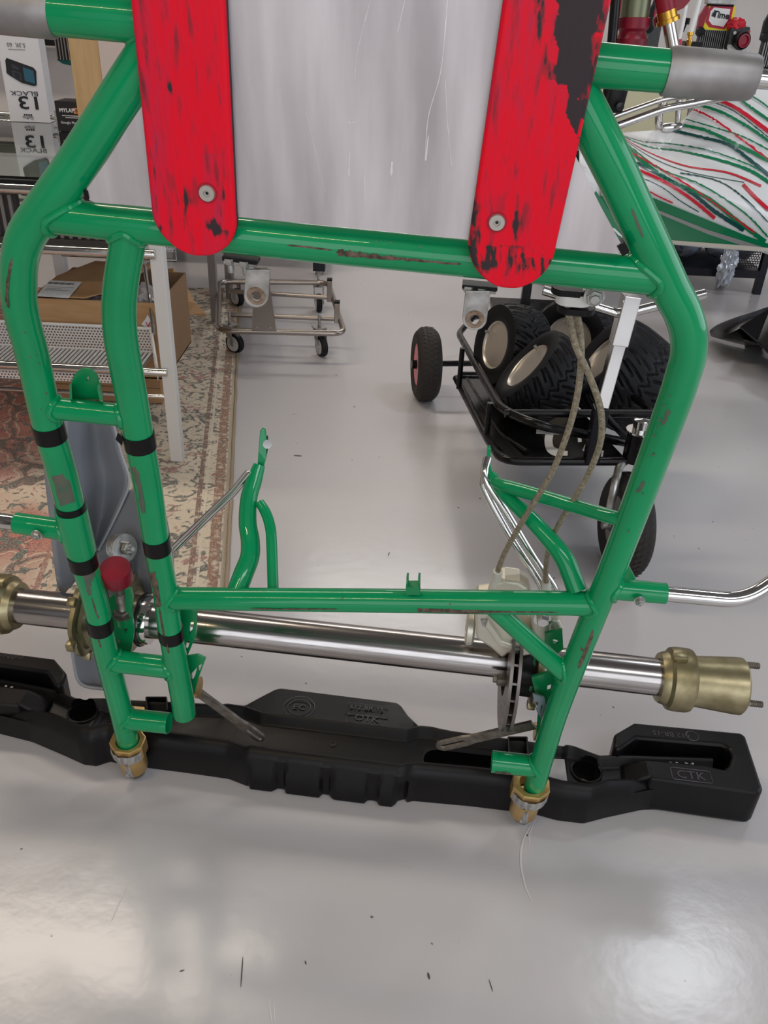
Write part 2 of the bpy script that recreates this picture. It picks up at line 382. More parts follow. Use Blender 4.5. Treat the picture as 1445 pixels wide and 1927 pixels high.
# ---------------------------------------------------------------- rug
def rug_material():
    m = bpy.data.materials.new('faded_persian_rug'); m.use_nodes = True; nt = m.node_tree; N = nt.nodes; L = nt.links
    b = N['Principled BSDF']; b.inputs['Roughness'].default_value = .95; b.inputs['Specular IOR Level'].default_value = .1
    tc = N.new('ShaderNodeTexCoord')
    def noi(sc, det=3, dist=0):
        n = N.new('ShaderNodeTexNoise'); n.inputs['Scale'].default_value = sc; n.inputs['Detail'].default_value = det; n.inputs['Distortion'].default_value = dist
        L.new(tc.outputs['UV'], n.inputs[0]); return n.outputs[0]
    def rng(x, a, b_):
        n = N.new('ShaderNodeMapRange'); n.inputs[1].default_value = a; n.inputs[2].default_value = b_; L.new(x, n.inputs[0]); return n.outputs[0]
    def mix(f, a, c):
        n = N.new('ShaderNodeMix'); n.data_type = 'RGBA'
        if isinstance(f, float): n.inputs[0].default_value = f
        else: L.new(f, n.inputs[0])
        for i, x in ((6, a), (7, c)):
            if isinstance(x, str): n.inputs[i].default_value = lin(x)
            else: L.new(x, n.inputs[i])
        return n.outputs[2]
    def mth(op, a, c=None):
        n = N.new('ShaderNodeMath'); n.operation = op
        for i, x in enumerate((a, c)):
            if x is None: continue
            if isinstance(x, (int, float)): n.inputs[i].default_value = x
            else: L.new(x, n.inputs[i])
        return n.outputs[0]
    sep = N.new('ShaderNodeSeparateXYZ'); L.new(tc.outputs['UV'], sep.inputs[0])
    x = sep.outputs[0]; y = sep.outputs[1]      # x: metres from the right edge, y: metres from the near edge
    field = mix(rng(noi(2.6, 2, .6), .38, .52), 'dcc8b4', 'c27d70')          # cream field, faded red figures
    vor = N.new('ShaderNodeTexVoronoi'); vor.feature = 'DISTANCE_TO_EDGE'; vor.inputs['Scale'].default_value = 5.5
    wv = N.new('ShaderNodeTexNoise'); wv.inputs['Scale'].default_value = 9; L.new(tc.outputs['UV'], wv.inputs[0])
    va = N.new('ShaderNodeMix'); va.data_type = 'VECTOR'; va.inputs[0].default_value = .12; L.new(tc.outputs['UV'], va.inputs[4]); L.new(wv.outputs['Color'], va.inputs[5])
    L.new(va.outputs[1], vor.inputs[0])
    field = mix(rng(vor.outputs[0], .035, .02), field, '7d706a')
    field = mix(rng(mth('ABSOLUTE', mth('SUBTRACT', vor.outputs[0], .075)), .016, .006), field, 'd8c8b2')
    field = mix(rng(noi(26, 3, 1.2), .58, .63), field, '6d7670')
    field = mix(rng(noi(34, 2, 2.0), .62, .66), field, 'a1605f')
    # border bands along the right edge
    bd = mix(rng(noi(30, 3, 1.5), .5, .6), 'd6c8b4', '6b6c68')
    bd = mix(rng(noi(22, 2, 1.0), .6, .66), bd, 'a98078')
    inb = mth('LESS_THAN', x, .34)
    colr = mix(inb, field, bd)
    for x0, w_, c in ((.028, .024, '94705f'), (.06, .006, 'd8cdbb'), (.075, .012, '83685f'), (.34, .008, '7d6a60'), (.36, .01, 'd0b59b'), (.385, .012, 'a98176')):
        f = mth('LESS_THAN', mth('ABSOLUTE', mth('SUBTRACT', x, x0)), w_ / 2)
        colr = mix(mth('MULTIPLY', f, rng(noi(60, 2), .3, .5)), colr, c)
    colr = mix(mth('LESS_THAN', x, .012), colr, 'b9ab96')
    colr = mix(rng(noi(240, 2), .46, .62), colr, mix(.35, colr, 'e5d8c6'))
    L.new(colr, b.inputs['Base Color'])
    n2 = N.new('ShaderNodeTexNoise'); n2.inputs['Scale'].default_value = 300; L.new(tc.outputs['UV'], n2.inputs[0])
    bp = N.new('ShaderNodeBump'); bp.inputs['Strength'].default_value = .5; bp.inputs['Distance'].default_value = .004
    L.new(n2.outputs[0], bp.inputs['Height']); L.new(bp.outputs[0], b.inputs['Normal'])
    return m
ra = FL(424, 1128); rb = FL(452, 545); rd = (rb - ra).normalized(); rl = (rb - ra).length
rx = Vector((-rd.y, rd.x, 0))
b_ = bmesh.new(); uvl = b_.loops.layers.uv.new('UVMap')
NX, NY = 60, 60; g = []
for i in range(NX + 1):
    row = []
    for j in range(NY + 1):
        x = 2.5 * i / NX; y = rl * j / NY
        zz = .007 + .0012 * noise.noise(Vector((x * 6, y * 6, 0))) if i else .004
        e = .003 * noise.noise(Vector((0, y * 9, 3))) if i == 0 else 0
        row.append((b_.verts.new(ra + rd * y + rx * (x + e) + Vector((0, 0, zz))), (x, y)))
    g.append(row)
for i in range(NX):
    for j in range(NY):
        q = [g[i][j], g[i+1][j], g[i+1][j+1], g[i][j+1]]; f = b_.faces.new([a[0] for a in q][::-1])
        for lp in f.loops:
            for a in q:
                if a[0] is lp.vert: lp[uvl].uv = a[1]
rug = put('rug', b_, rug_material(), label='faded red, cream and dark green patterned rug lying under the white shelving table', cat='rug')
md = rug.modifiers.new('solid', 'SOLIDIFY'); md.thickness = .005; md.offset = -1
B = BM(); B.tube([ra + rd * (rl * i / 60) + rx * (-.002 + .003 * noise.noise(Vector((0, rl * i / 60 * 9, 3)))) + Vector((0, 0, .0045)) for i in range(61)], .0042, 8)
put('binding', B, mat('rug_binding_yarn', 'a4927c', .9, bump=.8, bscale=300), rug, label='beige overlocked edge')
# ================================================================ KART CHASSIS, standing on its rear end
kc = (FL(255, 1462) + FL(985, 1550)) / 2
kart = thing('kart_chassis', (kc.x, kc.y, 0), 'green tubular kart chassis standing upright on its black rear bumper, with red skid pads', 'kart chassis')

def KT(pts): return [K(p[0], p[1], p[3] if len(p) > 3 else 0) for p in pts], [KR(p[0], p[1], p[2], p[3] if len(p) > 3 else 0) for p in pts]
def ktube(name, pts, m=GREEN, parent=kart, smooth_n=6, seg=28, hollow=0, caps=True, label=None):
    if smooth_n: pts = cat_rom([tuple(p) + ((0,) if len(p) == 3 else ()) for p in pts], smooth_n)
    a, r = KT(pts); B = BM(); B.tube(a, r, seg, hollow=hollow, caps=caps)
    return put(name, B, m, parent, label=label)
def cyl_hit(o, d, p0, ax, r):
    """first hit of a ray with an infinite cylinder"""
    ax = ax.normalized(); w0 = o - p0; dd = d - ax * d.dot(ax); ww = w0 - ax * w0.dot(ax)
    A = dd.dot(dd); Bq = 2 * dd.dot(ww); C_ = ww.dot(ww) - r * r; D = Bq*Bq - 4*A*C_
    if D < 0 or A < 1e-12: return None
    return (-Bq - sqrt(D)) / (2 * A)
def weld(parent, pj, dB, rB, pA, dA, rA, bead=.0038, m=GREEN):
    """weld bead where tube B (reaching pj along dB) meets tube A"""
    dB = Vector(dB).normalized(); x = dB.orthogonal().normalized(); y = dB.cross(x); pts = []
    rr = min(rB, rA * .97) * 1.0
    for k in range(36):
        o = pj - dB * .15 + (x * cos(2*pi*k/36) + y * sin(2*pi*k/36)) * rr
        t = cyl_hit(o, dB, pA, dA, rA)
        if t is None or t < 0 or t > .3: t = .15
        pts.append(o + dB * t)
    B = BM(); B.tube(pts, [bead * (1 + .18 * noise.noise(Vector((k * .9, 0, 0)))) for k in range(36)], 8, closed=True)
    return put('weld_bead', B, m, parent)

# ---- main rails
LO = [(330, 22, 86, 0), (300, 74, 84), (250, 150, 83), (197, 232, 81), (135, 325, 77), (88, 388, 74), (52, 440, 71), (37, 490, 68), (36, 560, 65), (45, 610, 63), (56, 650, 61.5), (68, 700, 60), (91, 803, 57), (111, 870, 55.5), (131, 945, 53), (155, 1048, 49.5), (175, 1113, 47.5), (188, 1170, 46), (199, 1225, 44.5), (224, 1323, 42), (241, 1396, 40)]
rail_l = ktube('frame_rail', LO)
RO = [(1040, 110, 80), (1085, 178, 82), (1150, 305, 79), (1191, 392, 76), (1232, 480, 74), (1262, 545, 72), (1283, 585, 70), (1295, 625, 68.5), (1295, 668, 67), (1283, 712, 65.5), (1269, 755, 64), (1216, 900, 58.5), (1159, 1052, 52), (1099, 1203, 47.5), (1045, 1346, 43.5), (1005, 1482, 40)]
rail_r = ktube('frame_rail', RO)
LI = [(243, 434, 68), (237, 475, 66), (228, 531, 65), (224, 586, 64), (228, 641, 63), (238, 697, 61), (249, 755, 59), (262, 828, 56.5), (278, 915, 53), (295, 1026, 49), (311, 1113, 47), (320, 1182, 45.5), (343, 1315, 43)]
rail_i = ktube('inner_rail', LI)
aK, rK = KT([(343, 1315, 43), (347, 1343, 42.5)])
B = BM(); B.tube(aK, rK, 28, hollow=.002); put('inner_rail', B, GREEN, kart)
def kd(u1, v1, u2, v2): return (K(u2, v2) - K(u1, v1)).normalized()

# ---- cross tubes
cross_f = ktube('cross_tube', [(85, 22, 80), (240, 36, 80), (700, 82, 80), (1140, 124, 77), (1265, 135, 75)], smooth_n=0)
cross_m = ktube('cross_tube', [(95, 406, 66), (600, 459, 70), (1246, 521, 70)], smooth_n=0)
cross_r = ktube('cross_tube', [(316, 1126, 43), (700, 1130, 46), (1122, 1136, 47)], smooth_n=0)
short_u = ktube('short_tube', [(90, 767, 43), (245, 783, 43)], smooth_n=0)
short_l = ktube('short_tube', [(196, 1242, 42), (336, 1258, 42)], smooth_n=0)
diag = ktube('diagonal_brace', [(925, 1140, 36), (1062, 1266, 36)], smooth_n=0)
def jw(par, a, b, A1, A2, wB, wA, bead=.0036):
    weld(par, K(*b), K(*b) - K(*a), KR(b[0], b[1], wB), K(*A1), K(*A2) - K(*A1), KR(b[0], b[1], wA), bead)
jw(cross_m, (400, 438), (110, 408), (135, 325), (88, 388), 66, 76)
jw(cross_m, (900, 490), (1205, 517), (1191, 392), (1262, 545), 70, 73)
jw(rail_i, (237, 475), (243, 425), (95, 406), (600, 459), 67, 67)
jw(cross_r, (600, 1129), (311, 1126), (295, 1026), (320, 1182), 43, 47)
jw(cross_r, (800, 1132), (1128, 1136), (1159, 1052), (1099, 1203), 47, 49)
jw(short_u, (200, 778), (83, 766), (68, 700), (91, 803), 43, 58)
jw(short_u, (150, 773), (251, 784), (238, 697), (262, 828), 43, 58)
jw(short_l, (300, 1254), (203, 1243), (188, 1170), (224, 1323), 42, 44)
jw(short_l, (230, 1246), (333, 1258), (320, 1182), (343, 1315), 42, 44.5)
jw(diag, (940, 1154), (1070, 1274), (1099, 1203), (1045, 1346), 36, 45)
jw(cross_f, (900, 100), (1075, 118), (1040, 110), (1150, 305), 72, 80, .003)
jw(cross_f, (100, 24), (262, 40), (300, 74), (197, 232), 74, 83, .003)

# ---- stubs
def stub(name, a, b, wa, wb, bolt=None, hollow=.0022, flat=None):
    A = K(*a); C = K(*b); B = BM(); B.tube([A, C], [KR(a[0], a[1], wa), KR(b[0], b[1], wb)], 26, hollow=hollow)
    o = put(name, B, GREEN, kart)
    return o
st_l = stub('rear_stub', (232, 1352), (318, 1361), 40, 40)
jw(st_l, (310, 1360), (232, 1352), (224, 1323), (241, 1396), 40, 41)
st_r = stub('rear_stub', (1018, 1443), (925, 1433), 41, 41)
jw(st_r, (930, 1434), (1018, 1443), (1045, 1346), (1005, 1482), 41, 42)
st_sl = stub('side_bar_socket', (140, 1000), (30, 984), 42, 40)
st_sr = stub('side_bar_socket', (1130, 1106), (1253, 1117), 42, 40)
jw(st_sl, (60, 988), (128, 998), (131, 945), (155, 1048), 42, 58)
jw(st_sr, (1230, 1115), (1136, 1107), (1159, 1052), (1099, 1203), 42, 51)
# sleeve clamped round the left rail
a, r = KT([(133, 958, 60), (139, 985, 60), (152, 1036, 57)]); B = BM(); B.tube(a, r, 28, hollow=.0025)
slv = put('rail_sleeve', B, GREEN, kart, label='welded green sleeve round the left rail')
# side bars
B = BM(); B.tube([K(45, 986), K(-60, 971), K(-160, 955, .03)], KR(20, 983, 30), 20); put('side_bar', B, CHROME, kart, label='chrome side bar')
ptsb = fil([K(1240, 1116), K(1400, 1131), K(1470, 1085, .02), K(1560, 1010, .05)], .04, 8)
B = BM(); B.tube(ptsb, KR(1300, 1122, 30), 20); put('side_bar', B, CHROME, kart, label='chrome side bar bending upwards')
def bolt_at(par, u, v, off, rpx, m=ZINC, name='bolt', stick=.004):
    c = K(u, v, off); r = KR(u, v, 2 * rpx, off)
    B = BM(); B.lathe(c, NK, [(0, r * 1.25), (.0012, r * 1.25), (.0013, r)], 20); B.hexa(c + NK * .0012, NK, r * .95, stick)
    B.lathe(c + NK * (stick * .9), NK, [(0, r * .5), (stick * .8, r * .5), (stick, r * .4)], 14)
    return put(name, B, m, par)
bolt_at(st_sl, 70, 1006, -.019, 8.5)
bolt_at(st_sr, 1203, 1130, -.019, 8.5)
# small gusset over the right socket
B = BM(); B.prism([K(1178, 1055, .0), K(1196, 1090, .0), K(1168, 1100, .0)], depthv=NK * -.003); put('gusset', B, GREEN_D, st_sr)
# grey aluminium sleeves at the ends of the front cross tube
def sleeve(pts, name='aluminium_sleeve'):
    a, r = KT(pts); B = BM(); B.tube(a, r, 30, hollow=.003); return put(name, B, SLEEVE, kart, label='dull grey aluminium end sleeve')
s1 = sleeve([(1252, 134, 83), (1262, 135, 88), (1330, 140, 86), (1380, 144, 84), (1414, 146, 80), (1421, 147, 74)])
B = BM(); B.tube([K(1400, 146), K(1520, 156)], KR(1440, 150, 34), 18); put('side_bar', B, CHROME, s1)
s2 = sleeve([(104, 25, 82), (96, 24, 90), (40, 19, 90), (-60, 9, 90), (-110, 5, 88)])

# ---- tape bands
def band(par, p, q, wp):
    a, r = KT([(p[0], p[1], wp), (q[0], q[1], wp - 1)])
    n = 5; pts = [a[0].lerp(a[1], i / n) for i in range(n + 1)]; rr = [ (r[0] + (r[1]-r[0]) * i / n) + .0007 for i in range(n + 1)]
    B = BM(); B.tube(pts, rr, 30, hollow=.0009); put('tape_band', B, TAPE, par, label='black tape wound round the tube')
band(rail_l, (89, 797), (97, 826), 57.5); band(rail_l, (131.5, 947), (137, 971), 54); band(rail_l, (153, 1042), (159, 1066), 50.5); band(rail_l, (185, 1161), (190, 1185), 47)
band(rail_i, (260, 814), (265, 842), 57.5); band(rail_i, (292.5, 1010), (297, 1036), 50); band(rail_i, (320, 1181), (323, 1201), 46)
B = BM(); B.prism([K(222, 814, -.01), K(232, 824, -.01), K(230, 838, -.01), K(218, 826, -.01)], depthv=NK * .001); put('tape_end', B, TAPE, rail_i)

# ---- worn paint, laid on the tubes
def wear(par, px, wpx, cyl, m=BARE, jag=.5, lift=.0003, name='paint_scrape', n=5, seed=0):
    """px: centre line, wpx: widths in px; cyl: (p,q,wp) tube"""
    (u1, v1), (u2, v2), wp = cyl; A = K(u1, v1); D = (K(u2, v2) - A); 
    pts = cat_rom(px, n); L_ = len(pts); rows = []
    for i, (u, v) in enumerate(pts):
        u2_, v2_ = pts[min(i+1, L_-1)]; u1_, v1_ = pts[max(i-1, 0)]
        dx, dy = u2_-u1_, v2_-v1_; l = sqrt(dx*dx+dy*dy) or 1
        f = i / (L_ - 1); ww = wpx(f) if callable(wpx) else wpx * min(1, 6 * f + .15, 6 * (1-f) + .15)
        ja = 1 + jag * noise.noise(Vector((i * .55, seed, 0))); jb = 1 + jag * noise.noise(Vector((i * .55, seed + 9, 0))); row = []
        for k in range(7):
            t = -1 + k / 3; off_ = t * ww * .5 * (ja if t > 0 else jb)
            uu = u - dy/l*off_; vv = v + dx/l*off_; rr = ray(uu, vv)
            r = KR(u, v, wp); dn = D.normalized()
            t_ = cyl_hit(EYE, rr, A, dn, r)
            if t_ is None:
                c_ = A + dn * ((K(uu, vv) - A).dot(dn)); row.append(c_ + (K(uu, vv) - c_).normalized() * (r + lift))
            else:
                h = EYE + rr * t_; c_ = A + dn * ((h - A).dot(dn)); row.append(c_ + (h - c_).normalized() * (r + lift))
        rows.append(row)
    B = BM(); B.grid(rows); o = put(name, B, m, par, smooth=60)
    return o
CM = ((95, 406), (1215, 518), 70)
wear(cross_m, [(540, 461), (580, 465), (625, 471)], 3.5, ((95, 406), (1215, 518), 68.6), seed=1)
wear(cross_m, [(632, 474), (650, 477), (680, 480), (730, 485), (780, 489), (830, 494), (868, 497)], lambda f: (4 + 10 * max(0, 1 - f * 1.3)) if .04 < f < .97 else 2, ((95, 406), (1215, 518), 69.2), jag=1.3, n=9, seed=4)
CRr = ((316, 1126), (1122, 1136), 45.5)
wear(cross_r, [(470, 1145), (530, 1146), (600, 1146), (635, 1146)], 2.6, CRr, seed=2, jag=1)
wear(cross_r, [(785, 1148), (830, 1149), (880, 1151), (960, 1151), (1050, 1152)], lambda f: 7 if .05 < f < .6 else 4.5 * (1 - f) + 2, CRr, seed=3, jag=.9, n=9)
wear(rail_l, [(112, 893), (120, 920), (128, 948)], lambda f: 30, ((91, 803), (131, 945), 55), SCUFF, jag=.15, name='worn_paint_patch')
wear(rail_l, [(163, 1068), (170, 1092), (178, 1118)], lambda f: 24, ((155, 1048), (188, 1170), 48.5), SCUFF, jag=.2, name='worn_paint_patch', seed=5)
wear(rail_l, [(172, 1120), (180, 1150), (186, 1165)], 3.5, ((155, 1048), (188, 1170), 48), seed=6)
wear(rail_l, [(182, 1192), (190, 1220)], 3.5, ((188, 1170), (224, 1323), 44.5), seed=6)
wear(rail_l, [(36, 460), (26, 480), (17, 515), (13, 560), (17, 580)], 6, ((37, 480), (36, 560), 67), seed=7)
wear(rail_i, [(253, 878), (260, 905), (270, 965)], lambda f: 14 * (1 - .5 * f), ((262, 828), (295, 1026), 53), SCUFF, jag=.6, name='worn_paint_patch', seed=8)
wear(rail_i, [(285, 1078), (292, 1100), (299, 1142)], lambda f: 13 * (1 - .4 * f), ((295, 1026), (320, 1182), 47.5), BARE, jag=.6, seed=9)
wear(rail_i, [(299, 1142), (305, 1175), (311, 1205), (318, 1230)], 4, ((311, 1113), (343, 1315), 46), seed=10)
wear(rail_r, [(1188, 392), (1197, 415), (1211, 448)], 6, ((1191, 392), (1232, 480), 75), SCUFF, seed=11)
wear(rail_r, [(1116, 1185), (1108, 1210), (1098, 1235), (1088, 1258)], 7, ((1159, 1052), (1045, 1346), 47), BARE, seed=12)
wear(rail_r, [(1088, 1208), (1092, 1218), (1098, 1225)], 5, ((1159, 1052), (1045, 1346), 47), BARE, seed=13)
wear(rail_r, [(1212, 905), (1206, 918), (1200, 925)], 7, ((1269, 755), (1159, 1052), 58), SCUFF, seed=14)
wear(rail_r, [(1258, 770), (1254, 785), (1246, 800)], 8, ((1269, 755), (1159, 1052), 63), SCUFF, seed=15, jag=1.5)
wear(st_r, [(930, 1455), (945, 1457), (962, 1458)], 9, ((1018, 1443), (925, 1433), 41), BARE, seed=16)
wear(cross_r, [(1111, 1142), (1112, 1150)], 6, CRr, BARE, seed=17)
wear(cross_m, [(1232, 520), (1240, 526)], 6, CM, BARE, seed=18)
wear(cross_m, [(88, 402), (90, 408)], 7, CM, ALU2, seed=18, name='weld_spot')
random.seed(3)
for k in range(26):        # small chips
    tb, seg_, wp = random.choice([(cross_m, ((640, 440), (880, 482)), 68), (cross_r, ((520, 1118), (1080, 1140)), 45), (rail_r, ((1262, 740), (1170, 1010)), 60), (rail_l, ((52, 620), (88, 790)), 58)])
    f = random.random(); u = seg_[0][0] + (seg_[1][0]-seg_[0][0]) * f + random.uniform(-9, 9); v = seg_[0][1] + (seg_[1][1]-seg_[0][1]) * f + random.uniform(-6, 6)
    wear(tb, [(u, v), (u + random.uniform(2, 5), v + random.uniform(-3, 5))], random.uniform(1.6, 3.4), (seg_[0], seg_[1], wp), BARE, name='paint_chip', seed=k, n=3)

# ---- floor tray
TO = -.0165
def KTt(px, off): return [K(u, v, off) for u, v in px]
tray_px = [(178, 381), (168, 376), (162, 366), (163, 356), (203, 300), (240, 240), (330, 105), (330, -260), (1010, -260), (1010, 120), (1058, 240), (1087, 302), (1130, 388), (1168, 458), (1171, 467), (1168, 475), (1160, 478), (882, 451), (443, 408), (280, 389)]
def kprism(px, off, th, holes=()):
    """pixel outline lying on the plane off behind the tube plane, th thick away from the photographer"""
    B = BM(); B.prism([K(u, v, off) for u, v in px], [[K(u, v, off) for u, v in h] for h in holes], depthv=-NK * th); return B
# note: off > 0 lies behind the tube plane
tray = put('floor_tray', kprism(tray_px, -.0185, .0015), ALU, kart, smooth=0, label='silver aluminium floor tray with vertical streaks')
B = BM(); B.bar(K(166, 372, -.0165), K(166, 372, -.0165) + EY * .007, .004, .006, NK); put('rubber_bush', B, BLACKP, tray)
B = BM(); B.bar(K(1176, 474, -.014), K(1166, 455, -.014), .006, .012, NK); put('rubber_bush', B, BLACKP, tray)
B = BM()
random.seed(11)
SCR = mat('bright_scratch', 'e6e3e4', .3, .6)
for px, w_ in (([(842, 0), (830, 130), (806, 220), (800, 300)], 2.2), ([(806, 255), (801, 302)], 4), ([(738, 304), (736, 330)], 6), ([(655, 228), (661, 232), (668, 228)], 4), ([(838, 150), (842, 230), (850, 312)], 1.4), ([(576, 210), (590, 270), (612, 360)], 1), ([(762, 0), (748, 60)], 1.2), ([(686, 330), (687, 375)], 2), ([(697, 0), (672, 100), (668, 150)], 1), ([(658, 285), (656, 330)], 3)):
    pts = cat_rom(px, 8); rows = []
    for i, (u, v) in enumerate(pts):
        s_ = w_ * .5 * (.4 + .8 * abs(noise.noise(Vector((i * .8, w_, u))))) 
        rows.append([K(u - s_, v, -.0187), K(u + s_, v, -.0187)])
    B.grid(rows)
so = put('scratches', B, SCR, tray, smooth=0); so['kind'] = 'stuff'

# ---- red skid pads: dense front face whose wear is a colour attribute
def pad_material():
    m = bpy.data.materials.new('worn_red_plastic'); m.use_nodes = True; nt = m.node_tree; N = nt.nodes; L = nt.links
    b = N['Principled BSDF']; at = N.new('ShaderNodeAttribute'); at.attribute_name = 'wear'
    sp = N.new('ShaderNodeSeparateColor'); L.new(at.outputs['Color'], sp.inputs[0])
    tc = N.new('ShaderNodeTexCoord'); mp = N.new('ShaderNodeMapping'); mp.inputs['Scale'].default_value = (1, 1, .07); L.new(tc.outputs['Object'], mp.inputs[0])
    ns = N.new('ShaderNodeTexNoise'); ns.inputs['Scale'].default_value = 170; ns.inputs['Detail'].default_value = 5; L.new(mp.outputs[0], ns.inputs[0])
    ad = N.new('ShaderNodeMath'); ad.operation = 'MULTIPLY_ADD'; ad.inputs[1].default_value = 1.7; ad.inputs[2].default_value = -.85; L.new(ns.outputs[0], ad.inputs[0])
    a2 = N.new('ShaderNodeMath'); a2.operation = 'ADD'; L.new(ad.outputs[0], a2.inputs[0]); L.new(sp.outputs[0], a2.inputs[1])
    mr = N.new('ShaderNodeMapRange'); mr.inputs[1].default_value = .12; mr.inputs[2].default_value = .62; L.new(a2.outputs[0], mr.inputs[0])
    m1 = N.new('ShaderNodeMix'); m1.data_type = 'RGBA'; m1.inputs[6].default_value = lin('e60526'); m1.inputs[7].default_value = lin('bf2444')
    L.new(sp.outputs[1], m1.inputs[0])
    m0 = N.new('ShaderNodeMix'); m0.data_type = 'RGBA'; m0.inputs[7].default_value = lin('d01a38'); L.new(m1.outputs[2], m0.inputs[6])
    mq = N.new('ShaderNodeMapRange'); mq.inputs[1].default_value = .45; mq.inputs[2].default_value = .65; L.new(ns.outputs[0], mq.inputs[0]); 
    mf = N.new('ShaderNodeMath'); mf.operation = 'MULTIPLY'; mf.inputs[1].default_value = .6; L.new(mq.outputs[0], mf.inputs[0]); L.new(mf.outputs[0], m0.inputs[0])
    m2 = N.new('ShaderNodeMix'); m2.data_type = 'RGBA'; m2.inputs[7].default_value = lin('362c30')
    L.new(m0.outputs[2], m2.inputs[6]); L.new(mr.outputs[0], m2.inputs[0]); L.new(m2.outputs[2], b.inputs['Base Color'])
    b.inputs['Roughness'].default_value = .42; b.inputs['Specular IOR Level'].default_value = .22
    bp = N.new('ShaderNodeBump'); bp.inputs['Strength'].default_value = .25; bp.inputs['Distance'].default_value = .001; L.new(ns.outputs[0], bp.inputs['Height']); L.new(bp.outputs[0], b.inputs['Normal'])
    return m
PADM = pad_material()
def fbm(x, y, s, o=3, z=0):
    a = 0; amp = 1; t = 0
    for k in range(o):
        a += amp * noise.noise(Vector((x * s, y * s, z + k * 7))); t += amp; amp *= .55; s *= 2.1
    return a / t
def blob(u, v, cu, cv, ru, rv): return max(0, 1 - sqrt(((u-cu)/ru)**2 + ((v-cv)/rv)**2))
def wearR(u, v):
    n = fbm(u * .07, v * .009, 1, 4, 3); n2 = fbm(u * .12, v * .02, 1, 3, 8); n3 = fbm(u * .03, v * .03, 1, 3, 31)
    k = .12 + .5 * n
    left = 1047 + 5 * sin(v * .08) + (18 if v > 168 else 0) + max(0, v - 178) * .18
    low = 160 + 18 * n2 + (95 if 1066 < u < 1088 + 6 * n2 else 0) + (70 if u >= 1088 else 0) - max(0, u - 1088) * .9
    if u > left and v < low: k = .95 + .5 * n2 - max(0, u - 1108) / 55 + (.3 if v < 60 else 0)
    elif u > left - 14 and v < 150: k = max(k, .45 + n)
    k = max(k, 1.1 - abs(u - 1014) / 16 - max(0, v - 20) / 110 + n2, .85 - abs(u - 1026) / 9 - abs(v - 130) / 130 + n2 * .8)
    k = max(k, .9 - abs(u - 893) / 34 - max(0, 390 - v) / 110 + 1.1 * n2, .95 - abs(u - 972 + (v - 430) * .1) / 17 - abs(v - 420) / 90 + 1.1 * n2)
    k = max(k, .62 - abs(u - 960) / 60 - abs(v - 300) / 160 + 1.2 * n)
    if v > 462: k = max(k, .72 + 1.2 * n2 + .7 * n3 - max(0, v - 500) / 40 - (.5 if (u > 985 and v < 485) else 0))
    if v > 520 + 12 * n3: k = min(k, -.2)
    return k, max(0, min(1, .3 + n * 1.6 - (v - 200) / 700))
def wearL(u, v):
    n = fbm(u * .07, v * .009, 1, 4, 13); n2 = fbm(u * .13, v * .02, 1, 3, 18); n3 = fbm(u * .03, v * .03, 1, 3, 41)
    k = .08 + .45 * n
    k = max(k, .6 - abs(u - 275) / 14 - abs(v - 80) / 90 + .9 * n2)
    k = max(k, 1.05 - abs(u - 408 - (v - 430) * .3) / 42 - abs(v - 432 - (u - 410) * .25) / 26 + n2 + .5 * n3)
    k = max(k, .85 - abs(u - 420) / 14 - abs(v - 370) / 130 + .8 * n2, .7 - abs(u - 348) / 22 - abs(v - 380) / 90 + 1.1 * n2, .95 - abs(u - 292 - (v - 350) * .08) / 7 - abs(v - 370) / 110 + .5 * n2)
    k = max(k, 1.0 - abs(u - 302) / 12 - abs(v - 430) / 22, .8 - abs(u - 321) / 10 - abs(v - 165) / 28 + n2)
    k += .12
    if v > 460: k = min(k, .05)
    return k, max(0, min(1, (.6 + n if u < 322 else .05 + max(0, n) * 1.4) + (.5 if (v > 290 and u > 380 and u < 425) else 0)))
